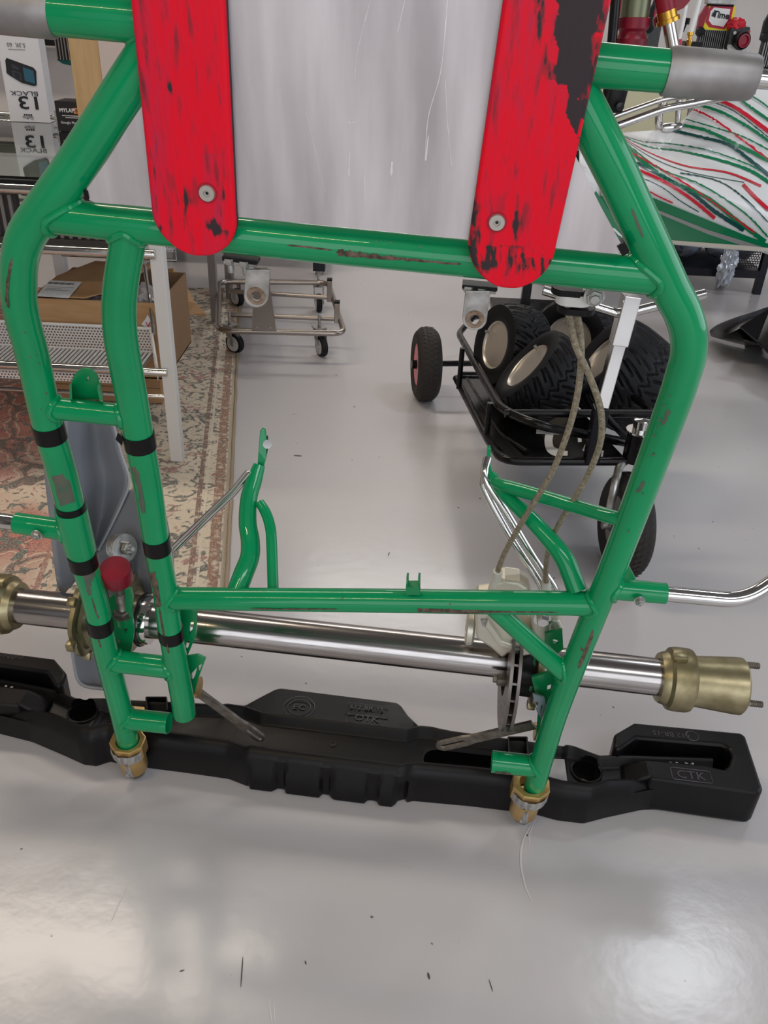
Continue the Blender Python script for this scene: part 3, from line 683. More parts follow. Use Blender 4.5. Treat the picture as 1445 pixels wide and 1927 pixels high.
def pad(px_l, px_r, tip, wearf, bolt, label):
    """px_l / px_r: edge polylines top to bottom; tip: lowest pixel; the end is rounded"""
    OF = -.0265; NT = 44
    def at(poly, v):
        for (u1, v1), (u2, v2) in zip(poly, poly[1:]):
            if v <= v2: return u1 + (u2-u1) * (v - v1) / (v2 - v1)
        return poly[-1][0]
    v0 = px_l[0][1]; vl = px_l[-1][1]; vr = px_r[-1][1]
    rows = []; NS = 170
    L0 = K(*px_l[0], OF); R0 = K(*px_r[0], OF); L1 = K(*px_l[-1], OF); R1 = K(*px_r[-1], OF); TP = K(tip[0], tip[1], OF)
    # frame of the pad: straight part then half ellipse
    body = []
    for i in range(NS):
        f = i / (NS - 1); body.append((L0.lerp(L1, f), R0.lerp(R1, f)))
    c = (L1 + R1) / 2; hx = (R1 - L1) / 2; hy = TP - c; hy = hy - hx * (hy.dot(hx) / hx.dot(hx)) * .55
    for i in range(1, 41):
        a = (pi / 2) * i / 40; body.append((c - hx * cos(a) + hy * sin(a), c + hx * cos(a) + hy * sin(a)))
    body[-1] = (c + hy - hx * .01, c + hy + hx * .01)
    edge = .0035; bm2 = bmesh.new(); lay = bm2.loops.layers.color.new('wear'); g = []; lastd = None
    for i, (a, b2) in enumerate(body):
        row = []; hw = (b2 - a).length / 2; d = (b2 - a).normalized()
        dist_tip = 1e9 if i < NS else max(0, hy.length * (1 - sin((pi/2) * (i - NS + 1) / 40)))
        ts = [-1, -1 + min(.6, edge * .45 / hw), -1 + min(.8, edge / hw)] + [(-1 + min(.8, edge / hw)) + (2 - 2 * min(.8, edge / hw)) * j / NT for j in range(1, NT)] + [1 - min(.8, edge / hw), 1 - min(.6, edge * .45 / hw), 1]
        m_ = (a + b2) / 2
        for t in ts:
            ed = min((1 - abs(t)) * hw, dist_tip); h = edge * .7 * (1 - sqrt(max(0, 1 - (1 - min(1, ed / edge)) ** 2)))
            p = m_ + d * (t * hw) - NK * h
            row.append((bm2.verts.new(p), p))
        g.append(row)
    def pxof(p):
        d = p - EYE; z = d.dot(fw); return CX + F * d.dot(RI) / z, CY - F * d.dot(UP) / z
    col = {}
    for row in g:
        for vtx, p in row:
            u, v = pxof(p); k, gg = wearf(u, v); col[vtx] = (max(0, min(1, k)), gg, 0, 1)
    for i in range(len(g) - 1):
        for j in range(len(g[0]) - 1):
            f = bm2.faces.new([g[i][j][0], g[i+1][j][0], g[i+1][j+1][0], g[i][j+1][0]])
            for lp in f.loops: lp[lay] = col[lp.vert]
    # walls and back
    rim = [r[0][0] for r in g] + [x[0] for x in g[-1][1:]] + [r[-1][0] for r in g[-2::-1]] + [x[0] for x in g[0][-2:0:-1]]
    back = [bm2.verts.new(v.co - NK * .0055) for v in rim]
    for i in range(len(rim)):
        j = (i + 1) % len(rim); f = bm2.faces.new([rim[i], rim[j], back[j], back[i]])
    bm2.faces.new(back)
    bmesh.ops.recalc_face_normals(bm2, faces=bm2.faces[:])
    o = put('skid_pad', bm2, PADM, kart, label=label, smooth=50)
    bc = K(bolt[0], bolt[1], OF); r = KR(bolt[0], bolt[1], 31, OF)
    B = BM(); B.lathe(bc + NK * .0004, NK, [(0, r * 1.22), (.0004, r * 1.2), (.0004, r)], 28); put('countersink', B, mat('shaded_red_countersink', 'a01026', .5), o)
    B = BM(); B.lathe(bc + NK * .0008, NK, [(0, r), (.0016, r * .93), (.0016, r * .42), (.0002, r * .36), (.0002, 0)], 28); put('bolt', B, mat('satin_bolt_steel', 'b9b4ac', .4, .6), o, label='countersunk steel hex socket bolt')
    B = BM(); B.lathe(bc + NK * .0009, NK, [(0, r * .34), (.0003, 0)], 6); put('hex_socket', B, BLACKD, o)
    return o
pad([(222, -220), (285, 405)], [(413, -220), (443, 405)], (382, 483), wearL, (390, 363), 'red plastic skid pad with light scuffing, left of the tray')
pad([(978, -220), (881, 455)], [(1200, -220), (1046, 465)], (960, 544), wearR, (935, 418), 'red plastic skid pad scraped black, right of the tray')

# ---- brackets hanging under the middle cross tube
def tab_bracket(ucx, vtop, vbot, wpx, hole, plate, bolts):
    OB = -.006; hw = wpx / 2; out = [(ucx - hw, vtop), (ucx + hw, vtop)]
    cy = vbot - hw
    for k in range(13): a = pi * k / 12; out.append((ucx + hw * cos(a) + (hole[0] - ucx) , cy + hw * sin(a)))
    circ = lambda r: [(hole[0] + r * cos(2*pi*k/18), hole[1] + r * 1.08 * sin(2*pi*k/18)) for k in range(18)]
    o = put('mounting_tab', kprism(out, OB, .0035, [circ(9)]), ZINC, kart, smooth=0, bevel=.0006, label='zinc plated mounting tab with a round hole')
    c = K(hole[0], hole[1], OB); r = KR(hole[0], hole[1], 36, OB)
    B = BM(); B.lathe(c, NK, [(0, r), (.0006, r * .98), (.0006, r * .55), (0, r * .53)], 28, ring=True); put('wear_ring', B, mat('rusty_wear_ring', 'a08c7a', .55, .6, var='6f5a48', vscale=200), o)
    B = BM(); B.bar(K(plate[0], plate[2], .004), K(plate[1], plate[3], .004), .012, .0035, EY); put('bracket_plate', B, BLACKP, o)
    B = BM(); B.bar(K(plate[0] + 3, plate[2] + 7, .004), K(plate[1] - 3, plate[3] + 7, .004), .011, .0025, EY); put('bracket_plate', B, ZINC, o)
    for (u, v) in bolts:
        c = K(u, v, .002); B = BM(); B.hexa(c + EY * .006, -EY, .0062, .006); B.cyl(c, c - EY * .008, .0032, 14); put('bolt', B, ZINC, o)
tab_bracket(485, 508, 579, 46, (482, 557), (421, 487, 482, 490), [(434, 496), (462, 501)])
tab_bracket(899, 548, 622, 47, (893, 601), (870, 936, 534, 540), [(882, 548), (907, 552)])

# ---- rear axle
AO = .09
def AX(u, off=AO): return K(u, 1136 + .1115 * u, off)
EA = (AX(1240) - AX(60)).normalized()
AR = .0262
B = BM(); B.tube([AX(-60), AX(1255)], AR, 48, hollow=.003); axle = put('rear_axle', B, STEEL, kart, label='polished steel axle tube running across behind the rails')
def ax_lathe(name, u, prof, m, par=axle, seg=40, label=None, lobes=0, lob=0):
    B = BM(); B.lathe(AX(u), EA, prof, seg, lobes, lob); return put(name, B, m, par, label=label)
# hubs
def hub(u, sgn, name='wheel_hub'):
    o = AX(u); B = BM()
    B.lathe(o, EA * sgn, [(-.004, .0275), (-.004, .034), (.0, .036), (.006, .0375), (.01, .043), (.017, .0445), (.034, .0445), (.039, .043), (.042, .036), (.05, .0355), (.10, .0395), (.108, .0395), (.111, .037), (.111, .02)], 48)
    h = put(name, B, MAGN, kart, label='yellowish cast wheel hub')
    B = BM(); B.box(o + EA * sgn * .016 + EY * .045, (.02, .012, .01), (EA, NK, EY), .002); put('clamp_lug', B, MAGN, h)
    for a in (35, 155, 275):
        d = (EY * cos(radians(a)) - NK * sin(radians(a))) * .031
        B = BM(); q = o + EA * sgn * .109 + d; B.cyl(q, q + EA * sgn * .022, .004, 12)
        for k in range(7): B.lathe(q + EA * sgn * (.006 + k * .0023), EA * sgn, [(0, .004), (.0008, .0048), (.0016, .004)], 12)
        put('wheel_stud', B, IRON, h)
    return h
hub(1243, 1); hub(32, -1)
# brake disc: two thin rotors with a gap, a black hub behind
DU = 950; DR = .098
def disc_plate(t0, t1):
    B = BM(); n = 64
    X = EY; Y = NK
    ring = lambda r, k: [AX(DU) + EA * t0 + (X * cos(2*pi*i/k) + Y * sin(2*pi*i/k)) * r for i in range(k)]
    holes = [ring(.05, 40)]
    for j in range(18):
        for rr, of in ((.066, 0), (.078, .5), (.089, 0)):
            a = 2 * pi * (j + of) / 18; c = AX(DU) + EA * t0 + (X * cos(a) + Y * sin(a)) * rr
            holes.append([c + (X * cos(2*pi*i/6) + Y * sin(2*pi*i/6)) * .0021 for i in range(6)])
    B.prism(ring(DR, n), holes, depthv=EA * (t1 - t0)); return B
disc = put('brake_disc', disc_plate(0, .0042), ROTOR, kart, smooth=30, label='drilled ventilated brake disc')
put('disc_plate', disc_plate(.0105, .0147), ROTOR, disc, smooth=30)
B = BM(); 
for k in range(24):
    a = 2 * pi * k / 24; c = AX(DU) + EA * .0073 + (EY * cos(a) + NK * sin(a)) * .082; B.box(c, (.0066, .003, .026), (EA, -EY * sin(a) + NK * cos(a), EY * cos(a) + NK * sin(a)))
put('cooling_vanes', B, ROTOR, disc, smooth=0)
ax_lathe('disc_carrier', DU, [(.006, .06), (.016, .058), (.018, .045), (.05, .045), (.053, .042), (.053, .027)], BLACKP, disc, lobes=6, lob=.06, label='black disc carrier')
for k in range(3):
    a = radians(200 + 120 * k); c = AX(DU) + (EY * cos(a) + NK * sin(a)) * .044
    B = BM(); B.box(c - EA * .004, (.016, .013, .013), (EA, EY, NK), .002); B.hexa(c - EA * .012, -EA, .005, .005); put('disc_bolt', B, IRON, disc)
# bearing housings: gold cassettes with lobed rims
def bearing(u, name, R_=.058, t=.012, seg=60):
    B = BM(); c = AX(u)
    B.lathe(c, EA, [(0, .03), (0, R_ * .9), (.003, R_), (t - .003, R_), (t, R_ * .92), (t, R_ * .82), (t + .004, R_ * .76), (t + .004, .03)], seg, 6, .045)
    o = put(name, B, MAGN, kart, label='yellowish cast bearing cassette')
    for k in range(6):
        a = 2 * pi * (k + .5) / 6; q = c + (EY * cos(a) + NK * sin(a)) * (R_ * 1.06)
        B = BM(); B.box(q + EA * t * .5, (t, .013, .013), (EA, EY * -sin(a) + NK * cos(a), EY * cos(a) + NK * sin(a)), .002); put('lug', B, MAGN, o)
    B = BM(); B.lathe(c, EA, [(-.003, .029), (-.003, .043), (.002, .044), (.002, .029)], 40); put('bearing_race', B, GREEN_D, o)
    return o
bearing(160, 'bearing_cassette', .060); bearing(236, 'bearing_cassette', .058); bearing(1000, 'bearing_cassette', .058)
ax_lathe('axle_collar', 252, [(0, .027), (0, .0345), (.002, .0355), (.026, .0355), (.028, .0345), (.028, .0265)], CHROME, axle, label='chrome locking collar')
ax_lathe('rubber_ring', 267, [(0, .0265), (0, .0385), (.003, .040), (.006, .0385), (.006, .0265)], BLACKD, axle)
ax_lathe('axle_collar', 975, [(0, .027), (0, .034), (.04, .034), (.04, .0265)], ALU2, axle)
# hangers: green plates carrying the cassettes
def kplate(name, px, off, th, m, par=kart, holes=(), label=None, bevel=0):
    return put(name, kprism(px, off, th, holes), m, par, smooth=0, label=label, bevel=bevel)
kplate('bearing_hanger', [(205, 1128), (224, 1110), (246, 1108), (250, 1125), (248, 1150), (252, 1190), (246, 1232), (228, 1270), (236, 1300), (222, 1330), (205, 1290)], .03, .004, GREEN_D, holes=[[(222, 1205), (228, 1205), (228, 1212), (222, 1212)], [(234, 1180), (240, 1183), (238, 1192), (232, 1190)]], label='green hanger plate')
kplate('bearing_hanger', [(340, 1145), (371, 1150), (369, 1196), (352, 1236), (372, 1233), (387, 1240), (372, 1280), (362, 1318), (345, 1325), (335, 1250)], .02, .0035, GREEN_D,
       holes=[[(358, 1172), (365, 1168), (362, 1186), (356, 1194)], [(351, 1208), (358, 1204), (353, 1222), (349, 1222)], [(360, 1268), (371, 1256), (367, 1272), (361, 1282)], [(373, 1252), (380, 1250), (374, 1266)]], label='green hanger plate with lightening holes')
kplate('bearing_hanger', [(1000, 1275), (1045, 1262), (1052, 1290), (1036, 1330), (1020, 1385), (1008, 1392), (1012, 1340), (1008, 1310)], .03, .004, GREEN_D, holes=[[(1030, 1290), (1038, 1288), (1036, 1300), (1029, 1302)], [(1020, 1350), (1026, 1344), (1024, 1362), (1018, 1366)]], label='green hanger plate beside the disc')
kplate('hanger_strut', [(1002, 1306), (1024, 1313), (1030, 1345), (1018, 1352), (1010, 1340)], .015, .0025, mat('grey_anodised_plate', '7f9098', .4, .5), holes=[[(1007, 1320), (1013, 1322), (1010, 1336)], [(1018, 1326), (1022, 1330), (1016, 1343)]], label='grey plate with triangular cut-outs')
kplate('caliper_plate', [(1025, 1192), (1058, 1186), (1060, 1222), (1046, 1232), (1024, 1222)], .045, .004, GREEN_D, holes=[[(1041, 1203), (1050, 1205), (1049, 1212), (1040, 1210)]], label='green caliper bracket')
# slotted steel bumper stays
def stay(a, b, wpx, oa, ob, slot, name='slotted_stay'):
    A = K(*a, oa); C = K(*b, ob); d = (C - A).normalized(); hw = KR(b[0], b[1], wpx, ob); n = NK; y = n.cross(d).normalized(); L_ = (C - A).length
    out = [A + y * hw * .8, A + d * (L_ * .62) + y * hw * .8, A + d * (L_ * .7) + y * hw]
    out += [C - d * hw + (y * cos(t) + d * sin(t)) * hw for t in [pi * k / 12 for k in range(13)]]
    out += [A + d * (L_ * .7) - y * hw, A + d * (L_ * .62) - y * hw * .8, A - y * hw * .8]
    s0, s1 = slot; sw = hw * .36
    hole = [A + d * (L_ * s0) + (y * cos(t) - d * sin(t)) * sw for t in [pi * k / 6 for k in range(7)]] + [A + d * (L_ * s1) + (-y * cos(t) + d * sin(t)) * sw for t in [pi * k / 6 for k in range(7)]]
    B = BM(); B.prism(out, [hole], depthv=-n * .0045); o = put(name, B, IRON, kart, smooth=0, bevel=.0006, label='flat steel stay with a slotted end')
    return o
stay((368, 1302), (495, 1395), 25, .05, .05, (.78, .95))
stay((1005, 1366), (822, 1408), 27, .04, .05, (.72, .94))
B = BM(); B.lathe(K(371, 1293, .045), EA, [(0, .004), (0, .016), (.004, .016), (.004, .004)], 24); put('stay_washer', B, GOLD, kart)
B = BM(); B.lathe(K(1005, 1376, .045), EA, [(0, .004), (0, .013), (.004, .013), (.004, .004)], 24); put('stay_washer', B, GOLD, kart)

# ---- red rubber stop on a threaded rod
c0 = K(219, 1086, -.0); up_ = (K(219, 1070, .0) - K(228, 1150, .0)).normalized(); up2 = (up_ * .75 + NK * .66).normalized()
top = K(219, 1080, .02); base = K(231, 1152, .035); dr = (top - base).normalized()
cap_ax = (dr + NK * .12).normalized()
B = BM(); B.lathe(top - cap_ax * .012, cap_ax, [(0, .0182), (.001, .0195), (.024, .0195), (.0265, .018), (.027, 0)], 36); rs_ = put('rubber_stop', B, REDC, kart, label='dark red rubber stop on a threaded rod')
B = BM(); B.cyl(base - dr * .01, top - cap_ax * .006, .0058, 16)
Lr = (top - base).length
for k in range(16): B.lathe(base + dr * (k * .0026 + .004), dr, [(0, .0056), (.0009, .0066), (.0018, .0056)], 16)
put('threaded_rod', B, IRON, rs_)
B = BM(); B.hexa(base, dr, .0125, .009); B.lathe(base - dr * .002, dr, [(0, .0135), (.002, .0135)], 20); put('nut', B, IRON, rs_)
B = BM(); B.cyl(base - dr * .025, base - dr * .002, .011, 20); put('threaded_boss', B, GREEN_D, rs_)

# ---- grey seat shell
def sheet(name, grid_px, m, par=kart, th=.004, label=None, n=5):
    """rows of (u,v,off): a smooth shell through them"""
    rows = [cat_rom(r, n) for r in grid_px]; cols = [cat_rom([r[j] for r in rows], n) for j in range(len(rows[0]))]
    B = BM(); B.grid([[K(*p) for p in c] for c in cols]); 
    return put(name, B, m, par, smooth=60, solid=th, label=label)
seat = sheet('seat_shell', [[(122, 770, .20), (172, 772, .26), (208, 775, .25)], [(118, 850, .17), (180, 850, .25), (226, 850, .235)], [(125, 905, .15), (190, 900, .24), (242, 905, .22)], [(140, 970, .13), (185, 970, .22), (225, 955, .205)], [(150, 1040, .12), (172, 1040, .19), (186, 1035, .18)]], SEATG, label='dull grey fibreglass seat shell behind the left rails')
sheet('seat_flange', [[(78, 840, .15), (122, 838, .16)], [(90, 950, .14), (135, 950, .15)], [(100, 1040, .13), (160, 1040, .16)], [(108, 1102, .125), (170, 1062, .16)], [(120, 1119, .122), (152, 1080, .15)]], SEATG, seat)
sheet('seat_side', [[(243, 922, .222), (282, 925, .20), (300, 930, .19)], [(214, 975, .205), (270, 975, .185), (312, 975, .17)], [(182, 1038, .185), (250, 1035, .17), (322, 1030, .15)], [(186, 1088, .17), (255, 1083, .155), (325, 1080, .14)], [(192, 1128, .16), (245, 1120, .15), (300, 1115, .14)]], SEATG, seat)
sheet('seat_back', [[(131, 1150, .15), (175, 1170, .16), (225, 1180, .16)], [(133, 1200, .15), (180, 1205, .17), (225, 1215, .17)], [(140, 1250, .145), (180, 1250, .165), (222, 1255, .165)], [(148, 1285, .14), (180, 1292, .155), (220, 1296, .15)]], SEATG, seat)
edge = [K(u, v, o) for u, v, o in cat_rom([(131, 1150, .15), (133, 1200, .15), (140, 1252, .145), (146, 1278, .14), (160, 1291, .14), (190, 1296, .145), (225, 1299, .15)], 5)]
B = BM(); B.tube(edge, .0028, 10); put('seat_rim', B, mat('light_grey_seat_edge', 'a9abb0', .3), seat)
edge = [K(u, v, o) for u, v, o in cat_rom([(208, 775, .25), (227, 850, .234), (243, 905, .219), (226, 955, .204), (186, 1035, .179)], 5)]
B = BM(); B.tube(edge, .002, 10); put('seat_rim', B, MATS['light_grey_seat_edge'], seat)
q = K(222, 1030, .15); axs = (K(262, 1035, .13) - q).normalized()
B = BM()
for k in range(5): B.lathe(q + axs * (k * .0035), axs, [(0, .021), (.0004, .0215), (.0024, .0215), (.003, .021)], 30)
wsh = put('seat_washers', B, ZINC, seat, label='stack of large zinc washers')
B = BM(); B.hexa(q + axs * .019, axs, .009, .008); B.cyl(q + axs * .02, q + axs * .036, .0035, 12); put('nut', B, ZINC, seat)
B = BM(); B.bar(q + axs * .018 + EY * .012, q + axs * .012 - EY * .06, .014, .003, NK); put('seat_strut', B, CHROME, seat, label='flat chrome strut')

# ---- seat stays behind the rear cross tube
sl = ktube('seat_stay', [(446, 1112, 38, .012), (458, 1080, 38, .03), (470, 1048, 37, .05), (471, 1018, 36, .068), (466, 985, 34, .085), (468, 940, 32, .11), (478, 905, 30, .13), (488, 875, 22, .145)], smooth_n=5, label='bent green seat stay')
B = BM(); o1 = [K(484, 880, .145), K(486, 850, .155), K(489, 812, .168), K(493, 807, .17), K(499, 810, .17), K(501, 830, .163), K(500, 865, .15), K(494, 890, .14)]
B.prism(o1, depthv=-NK * .004); put('stay_tongue', B, GREEN, sl, smooth=0, bevel=.0008)
ktube('stay_brace', [(488, 945, 18, .105), (500, 965, 20, .095), (508, 990, 20.5, .08), (511, 1020, 20.5, .062), (514, 1112, 21, .012)], parent=sl, smooth_n=5)
B = BM(); B.prism([K(497, 822, .17), K(503, 822, .17), K(505, 840, .165), K(501, 862, .158), K(495, 862, .158)], depthv=-NK * .003); B.cyl(K(500, 836, .172), K(503, 836, .16), .006, 12); put('strut_eye', B, CHROME, sl)
B = BM(); B.tube([K(470, 888, .135), K(440, 925, .13), K(330, 1030, .11)], .0058, 14); put('chrome_strut', B, CHROME, kart, label='thin chrome seat strut')
sr = ktube('seat_stay', [(1086, 1112, 38, .01), (1076, 1085, 38, .02), (1062, 1052, 37, .032), (1040, 1022, 34, .045), (1000, 978, 31, .07), (962, 942, 28, .095), (938, 915, 24, .115), (926, 893, 17, .13)], smooth_n=5, label='bent green seat stay')
ktube('stay_brace', [(932, 908, 20, .115), (960, 917, 26, .10), (1050, 943, 27, .06), (1152, 973, 28, .008), (1178, 981, 28, .0)], parent=sr, smooth_n=3)
B = BM(); B.prism([K(917, 842, .15), K(922, 840, .15), K(924, 845, .15), K(922, 870, .14), K(926, 888, .13), K(934, 905, .12), K(926, 908, .12), K(915, 885, .132), K(915, 865, .14)], depthv=-NK * .004); put('stay_tongue', B, GREEN, sr, smooth=0, bevel=.0008)
B = BM()
for p in ([(916, 862, .15), (911, 905, .13), (914, 925, .125), (960, 1010, .105), (1018, 1102, .085), (1026, 1140, .08)], [(918, 862, .145), (913, 900, .125), (950, 960, .11), (1004, 1050, .09), (1046, 1112, .08), (1052, 1150, .075)]):
    B.tube([K(*q) for q in cat_rom(p, 5)], .0052, 14)
put('chrome_strut', B, CHROME, kart, label='pair of parallel chrome struts')
# small fork bracket on the rear cross tube
B = BM(); B.bar(K(765, 1106, -.004), K(790, 1106, -.004), .012, .012, EY)
for u in (767, 789): B.bar(K(u, 1104, -.003), K(u, 1082, -.003), .0022, .008, NK)
put('fork_bracket', B, GREEN_D, cross_r)
# U bracket on the short upper tube
arc = lambda cu, cv, ru, rv, a0, a1, n: [(cu + ru * cos(a0 + (a1-a0)*k/n), cv - rv * sin(a0 + (a1-a0)*k/n)) for k in range(n + 1)]
ub = [(135, 752), (135, 722)] + arc(160, 722, 25, 28, pi, 0, 12) + [(188, 722), (193, 752)]
ubr = kplate('cable_bracket', ub, .016, .003, GREEN_D, short_u, holes=[[(159 + 4, 712), (166, 708), (168, 714), (163, 717)]], label='curved green bracket with a small hole')
B = BM(); B.prism([K(135, 722, .016), K(137, 750, .016), K(136, 752, -.008), K(135, 735, -.004)], depthv=EX * -.0025); put('bracket_flange', B, GREEN_D, ubr, smooth=0); B = BM(); B.prism([K(183, 718, .016), K(190, 752, .016), K(188, 756, -.008), K(183, 735, -.004)], depthv=EX * .0025)
put('bracket_flange', B, GREEN_D, ubr, smooth=0)

# ---- brake caliper, cast pieces round the disc
cal = kplate('brake_caliper', [(893, 1155), (930, 1150), (960, 1168), (1000, 1200), (1010, 1232), (985, 1236), (958, 1230), (945, 1240), (925, 1222), (896, 1203)], .05, .055, CALI, label='pale cast brake caliper', bevel=.004)
kplate('caliper_rib', [(918, 1168), (924, 1178), (944, 1206), (972, 1216), (1005, 1214), (1004, 1222), (970, 1226), (938, 1216), (912, 1180)], .043, .01, CALI, cal, bevel=.002)
kplate('caliper_pocket', [(904, 1166), (917, 1166), (921, 1184), (908, 1178)], .0485, .004, ZINC, cal)
kplate('caliper_top', [(922, 1112), (928, 1098), (950, 1094), (978, 1098), (994, 1108), (1000, 1125), (925, 1125)], .07, .03, CALI, cal, bevel=.004)
B = BM(); B.lathe(K(893, 1182, .08), -EA, [(0, .02), (.003, .0235), (.010, .0235), (.012, .02), (.012, .012), (.009, .011), (.009, 0)], 32); put('piston_cap', B, CALI, cal)
kplate('caliper_bridge', [(996, 1158), (1012, 1150), (1032, 1152), (1040, 1175), (1036, 1205), (1022, 1225), (1008, 1212), (1000, 1185)], .06, .03, CALI, cal, bevel=.004)
B = BM(); B.hexa(K(1021, 1163, .055), NK, .0085, .009); B.lathe(K(1021, 1163, .058), NK, [(0, .012), (.003, .012)], 20); put('caliper_bolt', B, CHROME, cal)
kplate('caliper_lug', [(1036, 1165), (1052, 1168), (1060, 1185), (1058, 1200), (1040, 1198)], .06, .02, CALI, cal, bevel=.003)
B = BM(); B.bar(K(985, 1256, .085), K(1030, 1268, .085), .02, .03, NK, .004); B.bar(K(980, 1275, .07), K(1020, 1280, .07), .012, .012, NK, .002); put('caliper_mount', B, MAGN, cal)
# hoses
def hose(pts, wpx, name='brake_hose'):
    B = BM(); pp = cat_rom(pts, 8); B.tube([K(*p) for p in pp], KR(1080, 700, wpx, .03), 14)
    return put(name, B, HOSE, kart, label='braided steel brake hose')
h1 = hose([(1062, 545, .03), (1070, 590, .03), (1083, 650, .03), (1108, 705, .03), (1130, 770, .03), (1130, 830, .035), (1108, 890, .04), (1080, 940, .045), (1050, 990, .055), (1032, 1035, .06), (1027, 1075, .07), (1028, 1100, .075)], 13)
h2 = hose([(1072, 545, .034), (1084, 585, .036), (1093, 640, .036), (1092, 700, .036), (1083, 760, .036), (1066, 820, .038), (1038, 890, .042), (1002, 950, .05), (972, 1000, .06), (950, 1040, .07), (938, 1070, .075), (935, 1085, .075)], 13)
B = BM(); B.tube([K(937, 1075, .075), K(928, 1112, .078)], [.0062, .0075], 16); put('hose_end', B, WHITEP, h2, label='white hose sleeve')
B = BM(); B.tube([K(1027, 1094, .074), K(1030, 1120, .078)], [.0055, .0068], 16); put('hose_end', B, WHITEP, h1, label='white hose sleeve')
# hose clamp under the cross tube
hc = BM(); a1 = K(1046, 562, .02); hx_ = (K(1104, 556, .02) - a1)
def pill(c, X, Y, rx, ry, th, ax):
    B = BM(); pts = []
    for k in range(24):
        t = 2*pi*k/24; cx_ = (rx - ry) * (1 if cos(t) > 0 else -1); pts.append(c + X * (cx_ + ry * cos(t)) + Y * ry * sin(t))
    B.prism(pts, depthv=ax * th); return B
for (u, v, hgt, m, rx_) in ((1074, 551, .006, BLACKP, .0185), (1078, 569, .011, WHITEP, .0165), (1083, 586, .006, BLACKP, .0175)):
    put('hose_clamp', pill(K(u, v, .034), EX, NK, rx_, .011, hgt, EY), m, kart, label='black and white plastic hose clamp' if m is WHITEP else None, smooth=0, bevel=.001)
B = BM(); B.bar(K(1095, 545, .03), K(1104, 573, .03), .012, .006, NK, .001); put('clamp_arm', B, WHITEP, kart)
gt = kplate('bolt_tab', [(1103, 545), (1136, 549), (1128, 566), (1110, 568), (1103, 560)], .02, .003, GREEN_D, label='green tab with a hex bolt')
B = BM(); cc = K(1118, 557, .017); B.lathe(cc, NK, [(0, .0095), (.0015, .0095)], 24); B.hexa(cc + NK * .001, NK, .0082, .005); B.lathe(cc + NK * .005, NK, [(0, .005), (.004, .005), (.005, .004)], 16); put('bolt', B, ZINC, gt)

# ---- gold clamps at the foot of each rail
def foot(u, v, wblk, ucyl, vcyl, wcyl, uend, vend):
    d = (K(uend, vend) - K(u, v)).normalized(); c = K(u, v); r = KR(u, v, wblk)
    x = (EX - d * EX.dot(d)).normalized(); y = d.cross(x)
    B = BM(); oc = []
    for k in range(8):
        a = pi / 8 + k * pi / 4; s_ = 1.0 if k not in (1, 2) else 1.0
        oc.append(c + x * (r * 1.04 * cos(a)) + y * (r * .95 * sin(a)))
    hl = [c + (x * cos(2*pi*k/28) + y * sin(2*pi*k/28)) * KR(u, v, 43) for k in range(28)]
    B.prism(oc, [hl], depthv=d * .028); o = put('rail_end_clamp', B, GOLD, kart, smooth=0, bevel=.0015, label='gold clamp on the foot of the rail')
    cc = K(ucyl, vcyl); rc = KR(ucyl, vcyl, wcyl)
    B = BM(); e_ = c + (cc - c) ; B.lathe(e_ - d * .016, d, [(0, rc), (.034, rc), (.036, rc * .95)], 32); put('clamp_barrel', B, GOLD, o)
    # ground-down band on the near side
    B = BM(); rows = []
    for i in range(14):
        t = radians(-62 + 124 * i / 13); nrm = (x * sin(t) + NK * cos(t)).normalized(); j1 = .004 * noise.noise(Vector((i * .9, u, 0))); j2 = .006 * noise.noise(Vector((i * .9, u, 5)))
        rows.append([c + d * (.009 + j1) + nrm * (r * 1.0), c + d * (.018) + nrm * (r * 1.045), c + d * (.027 + j2) + nrm * (r * 1.0)])
    B.grid(rows); put('scraped_band', B, SCRAPE, o)
    B = BM(); rows = []
    for i in range(5):
        s_ = i / 4; p_ = cc + d * (-.012 + .03 * s_) + NK * (rc * 1.01); wd = .003 + .003 * s_ + .001 * noise.noise(Vector((i, u, 0)))
        rows.append([p_ - x * wd - NK * .0004, p_ + NK * .0004, p_ + x * wd - NK * .0004])
    B.grid(rows); put('scraped_band', B, SCRAPE, o)
    B = BM(); q_ = K(uend, vend); re = KR(uend, vend, 36); B.lathe(cc + d * .018, d, [(0, re * .86), (.012, re * .86), (.0121, re), (.015, re), (.0152, re * .45), (.019, re * .3), (.019, 0)], 32); put('end_washer', B, ZINC, o, label='steel washer and bolt head at the foot')
foot(240, 1392, 66, 250, 1428, 50, 254, 1450)
foot(1000, 1474, 72, 988, 1513, 52, 980, 1536)
# ================================================================ REAR BUMPER lying on the floor under the chassis (part of the kart)
BO = FL(640, 1505); TY = Vector((-EX.y, EX.x, 0)); TY.normalize(); EXF = Vector((EX.x, EX.y, 0)).normalized()
def LB(s, t, z): return BO + EXF * s + TY * t + Vector((0, 0, z))
def loc(u, v, z):
    p = FL(u, v, z) - BO; return p.dot(EXF), p.dot(TY)
def interp(tab, x):
    if x <= tab[0][0]: return tab[0][1]
    for (a, b), (c, d) in zip(tab, tab[1:]):
        if x <= c:
            f = (x - a) / (c - a); return b + (d - b) * f
    return tab[-1][1]
MIR = -.066
near = [(-.66, .060), (-.577, .046), (-.517, .037), (-.45, .016), (-.415, .004), (-.395, .004), (-.378, .016), (-.34, .013), (-.25, .012), (-.18, .010), (-.150, .001), (.09, -.001), (.112, .010), (.2, .013), (.3, .013), (.335, .006), (.375, .006), (.41, .022), (.47, .046), (.53, .056), (.6, .060)]
